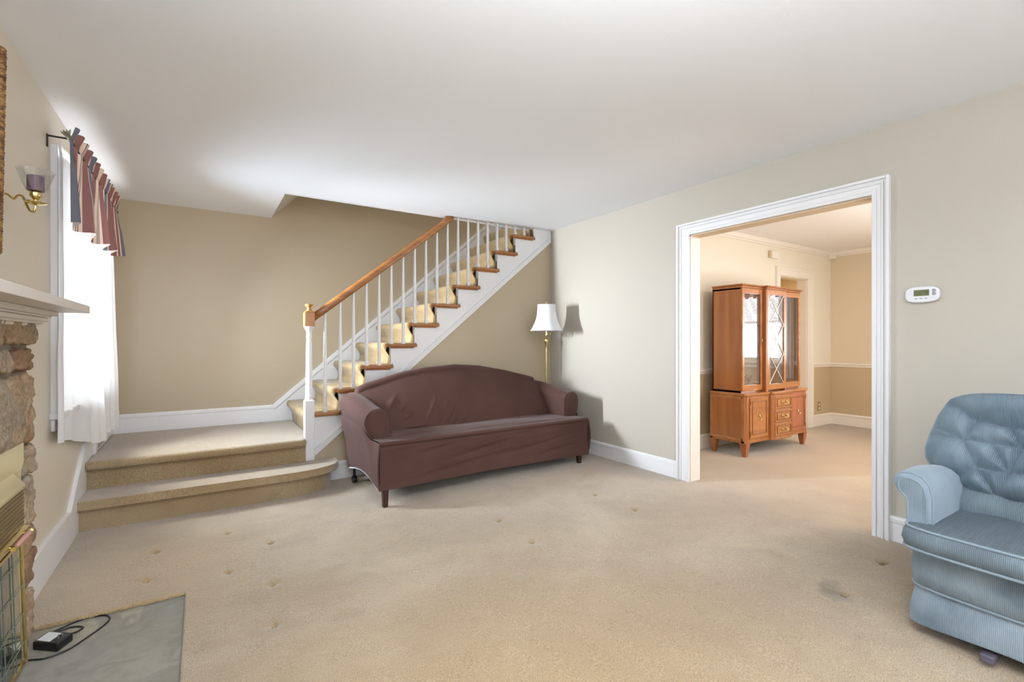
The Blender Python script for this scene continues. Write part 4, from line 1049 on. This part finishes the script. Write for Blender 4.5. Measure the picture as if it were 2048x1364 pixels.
# lumbar strip between seat and pillow
def lum(u, v):
    y = lerp(CY-.285, CY+.285, u); t = v
    x = lerp(2.70, 2.79, t)-.035*sin(pi*t)-.008*sin(u*21+t*3); z = lerp(.44, .58, t)
    return (x, y, z)
MB().grid(lum, 50, 12).build('lumbar_cushion', CORDS, rec, smooth=True, auto=False)
RG = mat('rail_grey', srgb(92,86,100), .5)
MB().box(2.50, 3.1, .10, .14, .0, .022).build('rocker_rail', RG, rec, bevel=.004)
MB().box(2.50, 3.1, .64, .68, .0, .022).build('rocker_rail', RG, rec, bevel=.004)
MB().box(2.385,2.52,.50,.54,.0,.028).build('rocker_foot', RG, rec, bevel=.004)
mb = MB(); mb.box(2.47, 3.1, .06, .72, .02, .06); mb.build('mechanism', BLACK, rec)
# ------------------------------------------------------------------ fireplace
fp = thing('fireplace', 'rough field-stone fireplace with white mantel at the left edge', 'fireplace', (-.6, 2.0, fz(0)))
XS = -.60
MANT = mat('mantel_shaded_white', srgb(214,206,198), .4)  # white paint greyed to put shade on the mantel front
mb = MB(); mb.box(XL+.001, XS-.012, .9, 2.772, .7501, 1.262); mb.box(XL+.001, XS-.012, 2.60, 2.772, -.08, .75); mb.box(XL+.001, XS-.012, .9, 1.2, -.08, .75)
def stone(mb, y0, y1, z0, z1, seed, depth=.05):
    # rounded displaced block, front faces +x
    n = len(mb.v); K = 12; xc = XS-.03; cy_, cz_ = (y0+y1)/2, (z0+z1)/2; hy, hz = (y1-y0)/2, (z1-z0)/2
    def pt(a, b, c):
        e = 5; l = (abs(a)**e+abs(b)**e+abs(c)**e)**(1/e); a, b, c = a/l, b/l, c/l
        v = Vector((xc+a*depth*.9, cy_+b*hy, cz_+c*hz))
        d_ = .016*noise.fractal(v*18+Vector((seed*3.1,0,0)), 1.0, 2.0, 4)
        d2 = .006*noise.noise(v*45+Vector((0,seed,0)))
        return (v.x+(d_+d2)*(a if abs(a) > .3 else .5*a), v.y+(d_+d2)*b*1.0, v.z+(d_+d2)*c)
    for ax in range(3):
        for sg in (-1, 1):
            if ax == 0 and sg == -1: continue
            mb.grid(lambda u, v: pt(*((sg, 2*u-1, 2*v-1) if ax == 0 else (2*u-1, sg, 2*v-1) if ax == 1 else (2*u-1, 2*v-1, sg))), K, K)
mbS = MB()
zs = lambda v: 1.168-(v-682)/474
rows = [(641,690),(694,741),(747,879)]
sd = 1
stone(mbS, 2.46, 2.80, zs(688), zs(641), 1); stone(mbS, 2.10, 2.44, zs(690), zs(641), 2)
stone(mbS, 2.52, 2.79, zs(741), zs(696), 3); stone(mbS, 2.12, 2.50, zs(738), zs(698), 4)
stone(mbS, 2.69, 2.80, zs(876), zs(746), 5, .045); stone(mbS, 2.30, 2.68, zs(880), zs(748), 6); stone(mbS, 1.9, 2.28, zs(870), zs(746), 7)
for i, (a, b, y0, ye) in enumerate(((884,940,2.60,2.81),(946,1042,2.62,2.80),(1046,1092,2.60,2.82),(1095,1160,2.62,2.81),(1166,1276,2.60,2.79))):
    stone(mbS, y0+.03, ye, zs(b), zs(a), 10+i, .045)
mb.build('mortar_backing', MORTAR, fp)
mbS.build('stone_surround', STONE, fp, smooth=True, auto=False, weld=True)
struct_h = MB(); n = 0
mh = MB().box(XL, -.06, .6, 2.84, -.12, fz(0)-.016); mh.build('hearth', SLATE, fp)
mb = MB(); mb.box(XL+.001, XS+.16, .9, 2.96, 1.297, 1.331); mb.build('mantel_shelf', MANT, fp, bevel=.002)
mb = MB()
for o_, za, zb in ((.066,1.262+.014,1.297),(.050,1.268,1.277),(.040,1.250,1.268),(.028,1.240,1.252),(.014,1.228,1.242)):
    mb.box(XL+.001, XS+o_, .9, 2.80+o_, za, zb)
mb.build('mantel_moulding', MANT, fp, bevel=.003)
# brass insert
ins = MB(); ins.prism([(1.5,.675),(2.555,.675),(2.585,.70),(2.585,.775),(1.5,.79)], 'x', -.592, -.578); 
ins = ins.build('fire_hood', BRASSP, fp, bevel=.002)
MB().prism([(-.59,.70),(-.545,.640),(-.545,.628),(-.59,.628)], 'y', 1.5, 2.46).build('hood_slope', BRASSP, fp, bevel=.002)
MB().box(-.60,-.585,2.50,2.585,-.06,.68).build('side_stile', BRASSP, fp, bevel=.002)
MB().box(-.60,-.552,1.5,2.465,.49,.63).build('grille', mat('grille_silver', srgb(196,184,150), .3, 1), fp)
mb = MB()
for k in range(9): mb.box(-.553,-.549,1.5,2.46,.500+.0145*k,.506+.0145*k)
mb.build('grille_bar', mat('grille_dark', srgb(160,146,112), .35, .9), fp)
mb = MB()
for k in range(2): mb.prism([(-.552,.488-.02*k),(-.536,.482-.02*k),(-.536,.470-.02*k),(-.552,.470-.02*k)], 'y', 1.5, 2.47)
mb.build('lower_rail', BRASS, fp)
def dl(y, z): return -.578+(.45-z)*.030   # leaning door plane
d_ = MB(); d_.v += [(dl(0,.45),1.5,.45),(dl(0,.45),2.53,.45),(dl(0,-.03),2.53,-.03),(dl(0,-.03),1.5,-.03)]; d_.f.append((0,1,2,3))
dr_ = d_.build('fire_door', FGLASS, fp)
mb = MB()
for y in (2.53,): mb.tube([(dl(0,.45)+.004,y,.45),(dl(0,-.05)+.004,y,-.05)], .0045, 6)
mb.box(-.58,-.562,1.5,2.53,-.062,-.04); mb.build('door_frame', BRASS, dr_)
mb = MB()
for k in range(8): y = 2.42-.11*k; mb.tube([(dl(0,.44)+.004,y,.44),(dl(0,-.03)+.004,y,-.03)], .0018, 5)
for k in range(4): z = .35-.105*k; mb.tube([(dl(0,z)+.005,1.5,z),(dl(0,z)+.005,2.52,z)], .0018, 5)
mb.build('caming', mat('caming_silver', srgb(120,140,134), .35, .6), dr_)
h_ = MB(); 
for y in (2.25, 2.40): h_.tube([(-.565,y,.475),(-.54,y,.478),(-.525,y,.478)], .006, 8)
h_.lathe([(.002,-.012),(.010,-.008),(.011,0),(.008,.008),(.008,.012)], (-.522,2.415,.478), 12, M=Matrix.Rotation(-pi/2, 4, 'X')); h_.lathe([(.008,-.012),(.011,0),(.008,.008),(.002,.012)], (-.522,2.235,.478), 12, M=Matrix.Rotation(-pi/2, 4, 'X'))
h_.tube([(-.522,2.235,.478),(-.522,2.415,.478)], .004, 8); h_ = h_.build('door_handle', BRASS, dr_, smooth=True)
MB().lathe([(.007,-.075),(.009,-.05),(.009,.05),(.007,.075)], (-.522,2.325,.478), 16, M=Matrix.Rotation(-pi/2, 4, 'X')).build('handle_grip', mat('pink_grip', srgb(196,142,130), .35), dr_, smooth=True)
MB().box(-.66,-.60,1.2,2.6,-.06,.62).build('firebox', mat('fire_screen', srgb(120,118,104), .7, var=.2, vscale=20), fp)
# ------------------------------------------------------------------ sconce
sc = thing('wall_sconce', 'brass wall sconce holding a mauve candle in a clear glass cup', 'sconce', (XL, 2.64, 1.72))
mb = MB(); mb.prism([(2.60,1.74),(2.655,1.80),(2.735,1.755),(2.655,1.70)], 'x', XL+.001, XL+.008); mb.prism([(2.63,1.745),(2.66,1.78),(2.70,1.752),(2.66,1.72)], 'x', XL+.008, XL+.022)
mb.build('backplate', BRASS, sc, bevel=.003)
ax, ay = -.548, 2.60
pts = [(XL+.02,2.665,1.745),(XL+.035,2.665,1.748),(XL+.05,2.655,1.735),(XL+.06,2.65,1.728),(XL+.072,2.645,1.742),(XL+.088,2.632,1.738),(XL+.10,2.622,1.708),(XL+.112,2.612,1.682),(XL+.125,2.604,1.676),(ax-.002,ay,1.688),(ax,ay,1.705)]
def smooth_path(P_, n=4):
    out = []
    for i in range(len(P_)-1):
        p0 = Vector(P_[max(i-1,0)]); p1 = Vector(P_[i]); p2 = Vector(P_[i+1]); p3 = Vector(P_[min(i+2, len(P_)-1)])
        for k in range(n):
            t = k/n; out.append(tuple(.5*((2*p1)+(p2-p0)*t+(2*p0-5*p1+4*p2-p3)*t*t+(3*p1-p0-3*p2+p3)*t**3)))
    out.append(tuple(P_[-1])); return out
MB().tube(smooth_path(pts), .0042, 10).build('arm', BRASS, sc, smooth=True)
MB().lathe([(.004,1.70),(.034,1.711),(.035,1.714),(.006,1.716),(.006,1.722),(.012,1.728),(.017,1.735),(.018,1.752),(.014,1.758)], (ax,ay,0), 24).build('candle_cup', BRASS, sc, smooth=True)
def gl(u, v):
    a = 2*pi*u; r = lerp(.026, .055, v**.8)*(1+.03*sin(a*8)*v); z = 1.756+.082*v; return (ax+r*cos(a), ay+r*sin(a), z)
MB().grid(gl, 64, 12, cu=True).build('glass_shade', CUPG, sc, smooth=True, auto=False)
MB().lathe([(.025,1.758),(.026,1.765),(.026,1.815),(.023,1.817),(.001,1.813)], (ax,ay,0), 24).build('candle', CANDLE, sc, smooth=True)
# ------------------------------------------------------------------ framed picture/mirror edge
t = thing('wall_mirror', 'mirror with a dark rope-carved gilt frame cut off at the left edge', 'mirror', (XL, 2.1, 1.45))
mb = MB(); y1m, z0m, z1m = 2.535, 1.50, 2.245
for k in range(70):
    z = lerp(z0m, z1m, k/69); x = lerp(-.634, -.622, k/69)
    mb.lathe([(.001,-.014),(.011,-.009),(.015,0),(.011,.009),(.001,.014)], (x, y1m-.018+.003*sin(k*1.9), z), 8, M=Matrix.Rotation(radians(35), 4, 'X'))
mb.box(-.672,-.635,y1m-.05,y1m-.006,z0m,z1m); mb.box(-.672,-.628,1.5,y1m-.02,z1m-.06,z1m); mb.box(-.672,-.638,1.5,y1m-.02,z0m,z0m+.06)
FRM = mat('carved_dark_gilt', srgb(84,52,30), .45, .2, col2=srgb(170,126,70), vscale=60)
mb.build('frame', FRM, t, smooth=True)
MB().box(-.676,-.655,1.55,y1m-.04,z0m+.05,z1m-.05).build('mirror_glass', mat('mirror_silver', (.9,.9,.9,1), .02, 1), t)
# ------------------------------------------------------------------ curtains
rod = thing('curtain_rod', 'dark metal curtain rod with a leafy finial above the window', 'curtain rod', (XL, 4.2, 2.2))
mb = MB()
for y in (3.42, 5.12): mb.box(XL, XL+.006, y-.008, y+.008, 2.185, 2.25); mb.tube([(XL+.004,y,2.243),(XL+.09,y,2.243)], .005, 8)
mb.build('bracket', DARKM, rod)
MB().tube([(XL+.088,3.40,2.243),(XL+.088,5.16,2.243)], .0075, 12).build('rod', DARKM, rod, smooth=True)
mb = MB(); OL = mat('pewter_leaf', srgb(150,150,128), .4, .6)
fx, fy, fz_ = XL+.088, 3.385, 2.243
for k in range(7):
    a = k*2.4; el = -.4+.35*k; L_ = .028+.008*(k % 3)
    d0 = Vector((.7*cos(a), -.55+.4*sin(a), sin(el)+.4)).normalized(); sdv = d0.cross(Vector((0,1,.2))).normalized()
    pts_ = [Vector((fx,fy,fz_))+d0*L_*q for q in (0,.35,.7,1)]
    mb.tube([tuple(p) for p in pts_], [.003,.0065,.005,.0008], 6)
mb.tube([(fx,3.40,fz_),(fx,3.375,fz_)], .009, 8); mb.build('finial', OL, rod, smooth=True)
# sheers
def sheer(name, top, bot, ztop, zbot, nf, label, amp=.022, xo=-.625, hem=True, seedv=0, xb=0):
    def f(u, v):
        y = lerp(lerp(top[0], bot[0], v**1.3), lerp(top[1], bot[1], v**1.3), u)
        x = xo+xb*v*sm(.2, 1, u)+amp*(.35+.65*v)*sin(u*nf*2*pi+1.3*sin(u*7+seedv)+seedv)+.010*noise.noise((u*5, v*3, seedv))*v
        z = lerp(ztop, zbot(u) if callable(zbot) else zbot, v); return (x, y, z)
    t = thing(name, label, 'curtain', (xo, (bot[0]+bot[1])/2, .5))
    c = MB().grid(f, 120, 50).build('sheer_fabric', SHEER, t, smooth=True, auto=False)
    if hem:
        g_ = lambda u, v: tuple(Vector(f(u, 1-.075*(1-v)))+Vector((.0015,0,0)))
        MB().grid(g_, 120, 4).build('hem_band', SHEER, c, smooth=True, auto=False)
    return t
sheer('sheer_curtain', (3.47,4.25), (3.43,4.50), 2.235, lambda u: lerp(.625,.455,sm(0,1,u)), 4.2, 'long white sheer curtain panel beside the fireplace', .016, -.640, xb=.05)
sheer('sheer_curtain.001', (4.55,5.00), (4.62,5.08), 2.235, lambda u: .47-.0*u, 3.2, 'white sheer curtain panel nearest the back wall', .020, -.610, seedv=2.1, xb=.035)
# valance
def valf(u, v):
    y = lerp(3.40, 5.06, u)
    u_ = u
    # v: 0 header top -> 1 bottom ; header gathers above the rod
    ph = u*2*pi*4.2+.9*sin(u*9)
    ph2 = u*2*pi*13
    if v < .16:
        t = v/.16; z = lerp(2.300+.03*u, 2.250, t)+.007*sin(ph2+1)*(1-t); x = -.580+.020*(1-t)*(.8+.45*sin(ph2))+.005*sin(ph2)
    else:
        t = (v-.16)/.84; zb = 1.80+.055*u+.012*sin(ph*1.0)
        z = lerp(2.250, zb, t); x = -.586+.006*sin(ph2)*(1-t)+(.010+.022*t)*sin(ph)*min(1, t*2)+.028*t*u
        y += .02*t*cos(ph)
    return (x, y, z)
va = thing('valance', 'rose, cream and navy striped gathered valance over the sheer curtains', 'valance', (-.58, 4.2, 1.8))
mbv = MB().grid(valf, 260, 40, uv=True); mbv.f = [f_[::-1] for f_ in mbv.f]
mbv.build('valance_fabric', VAL, va, smooth=True, auto=False)
MB().grid(lambda u, v: tuple(Vector(valf(.022+.02*u, .30+.09*v))+Vector((.004,0,0))), 3, 3).build('tag_patch', mat('tag_dark_rose', srgb(104,66,72), .8), va)
# dining valance (reflected in cabinet)
def valf2(u, v):
    y = lerp(.66, 1.84, u); ph = u*2*pi*9; return (XD-.07+.018*sin(ph)*(.4+v*.6), y, lerp(2.22, 1.86+.02*sin(ph), v))
va2 = thing('valance', 'striped gathered valance above the dining room window', 'valance', (XD-.07, 1.25, 1.9))
MB().grid(valf2, 140, 8, uv=True).build('valance_fabric', VAL, va2, smooth=True)
sheer2 = thing('sheer_curtain.002', 'white sheer curtain at the dining room window', 'curtain', (XD-.05, 1.8, .6))
MB().grid(lambda u, v: (XD-.05+.015*sin(u*40), lerp(1.55, 1.86, u), lerp(2.15, .6, v)), 80, 6).build('sheer_fabric', SHEER, sheer2, smooth=True)
# ------------------------------------------------------------------ power adapter on the hearth
hz = fz(0)-.016
ad = thing('power_adapter', 'black plug-in power adapter with white label lying on the hearth', 'adapter', (-.49, 2.55, hz))
A, Bq, Cq = Vector((-.573,2.669)), Vector((-.485,2.597)), Vector((-.448,2.665)); 
Dq = A+(Cq-Bq)
mb = MB(); mb.prism([tuple(A),tuple(Bq),tuple(Cq),tuple(Dq)], 'z', hz, hz+.034); mb.build('body', BLACK, ad, bevel=.005, seg=3)
c_ = (A+Cq)/2; e1 = (Bq-A); e2 = (Dq-A)
lab = [A+e1*.08+e2*.15, A+e1*.62+e2*.12, A+e1*.62+e2*.85, A+e1*.08+e2*.88]
MB().prism([tuple(p) for p in lab], 'z', hz+.0335, hz+.0348).build('paper_label', PAPER, ad)
mb = MB()
for k in (.38, .62):
    p = A+e1*.80+e2*k; d1 = e2.normalized()*.0035; d2 = e1.normalized()*.001
    mb.box(p.x-.0025, p.x+.0025, p.y-.001, p.y+.001, hz+.034, hz+.052)
mb.build('prong', STEEL, ad)
cz = hz+.004
q_ = [(x_*1.03, y_*1.035, z_) for x_, y_, z_ in [(-.450,2.60,hz+.018),(-.43,2.63,hz+.008),(-.42,2.665,cz),(-.46,2.69,cz),(-.52,2.68,cz),(-.50,2.70,cz),(-.43,2.74,cz),(-.36,2.73,cz),(-.335,2.68,cz),(-.355,2.62,cz),(-.40,2.55,cz),(-.44,2.50,cz),(-.50,2.48,cz),(-.56,2.50,cz),(-.60,2.46,cz)]]
MB().tube(smooth_path(q_, 6), .0035, 8).build('power_cord', BLACK, ad, smooth=True)
# ------------------------------------------------------------------ camera
cam = bpy.data.cameras.new('Camera'); co = bpy.data.objects.new('Camera', cam); COL.objects.link(co)
co.location = (0,0,1.168); co.rotation_euler = (pi/2, 0, -.57503); cam.sensor_width = 36; cam.lens = 36*957.6/2048; cam.clip_start = .02
SC.camera = co
# ------------------------------------------------------------------ light
def area(name, loc, rot, sx, sy, power, col=(1,1,1), spread=None):
    l = bpy.data.lights.new(name, 'AREA'); l.shape = 'RECTANGLE'; l.size = sx; l.size_y = sy; l.energy = power; l.color = col
    if spread: l.spread = spread
    o = bpy.data.objects.new(name, l); COL.objects.link(o); o.location = loc; o.rotation_euler = rot; return o
area('window_light', (XL-.35, 4.3, 1.5), (0, -pi/2, 0), 1.5, 1.6, 40, (.84,.92,1))
area('gap_light', (XL+.02, 4.52, 1.50), (0, -pi/2, -radians(9)), .42, .10, 17, (.90,.95,1), radians(62))
area('window_day_light', (XL+.03, 4.52, 1.45), (0, -radians(76), -radians(14)), .95, .11, 44, (.74,.87,1), radians(125))
area('valance_up_fill', (XL+.05, 4.25, 2.19), (0, radians(180), 0), .05, 1.5, 1.3, (.95,.97,1))  # added strip behind the valance, makes the bright splash on the ceiling
area('rear_fill_light', (.9, -2.0, 1.5), (pi/2, 0, 0), 3.2, 1.9, 46, (.93,.96,1))  # added fill behind the camera, no window is built there
area('ceiling_fill_light', (.40, .0, 1.95), (pi, 0, 0), .9, .9, 128, (.86,.93,1))  # added unseen fill aimed up to brighten the living room ceiling
area('dining_window_light', (XD+.4, 1.25, 1.5), (0, pi/2, 0), 1.5, 1.4, 95, (.95,.97,1))
area('dining_fill_light', (4.9, .7, 2.38), (0, 0, 0), 1.2, 1.2, 44, (1,.97,.93))  # added warm fill, kept out of view under the dining room ceiling
area('dining_bounce_light', (5.0, .3, 1.2), (radians(125), 0, 0), 1.2, 1.2, 42, (1,.97,.93))
area('hall_light', (7.2, 4.0, 2.3), (0, 0, 0), .8, .8, 30, (1,.93,.82))
area('stairwell_light', (2.9, 5.0, 4.4), (0, 0, 0), .7, .7, 10, (1,.92,.8))
w = bpy.data.worlds.new('World'); SC.world = w; w.use_nodes = True
w.node_tree.nodes['Background'].inputs[0].default_value = (.9,.95,1,1); w.node_tree.nodes['Background'].inputs[1].default_value = 1.0
SC.view_settings.view_transform = 'Standard'; SC.view_settings.look = 'None'; SC.view_settings.exposure = -.02; SC.view_settings.gamma = 1
SC.cycles.max_bounces = 7; SC.cycles.diffuse_bounces = 4; SC.cycles.glossy_bounces = 3; SC.cycles.transparent_max_bounces = 10; SC.cycles.caustics_reflective = False; SC.cycles.caustics_refractive = False
SC.cycles.use_denoising = True
for o in bpy.data.objects:
    if '_w' in o: del o['_w']
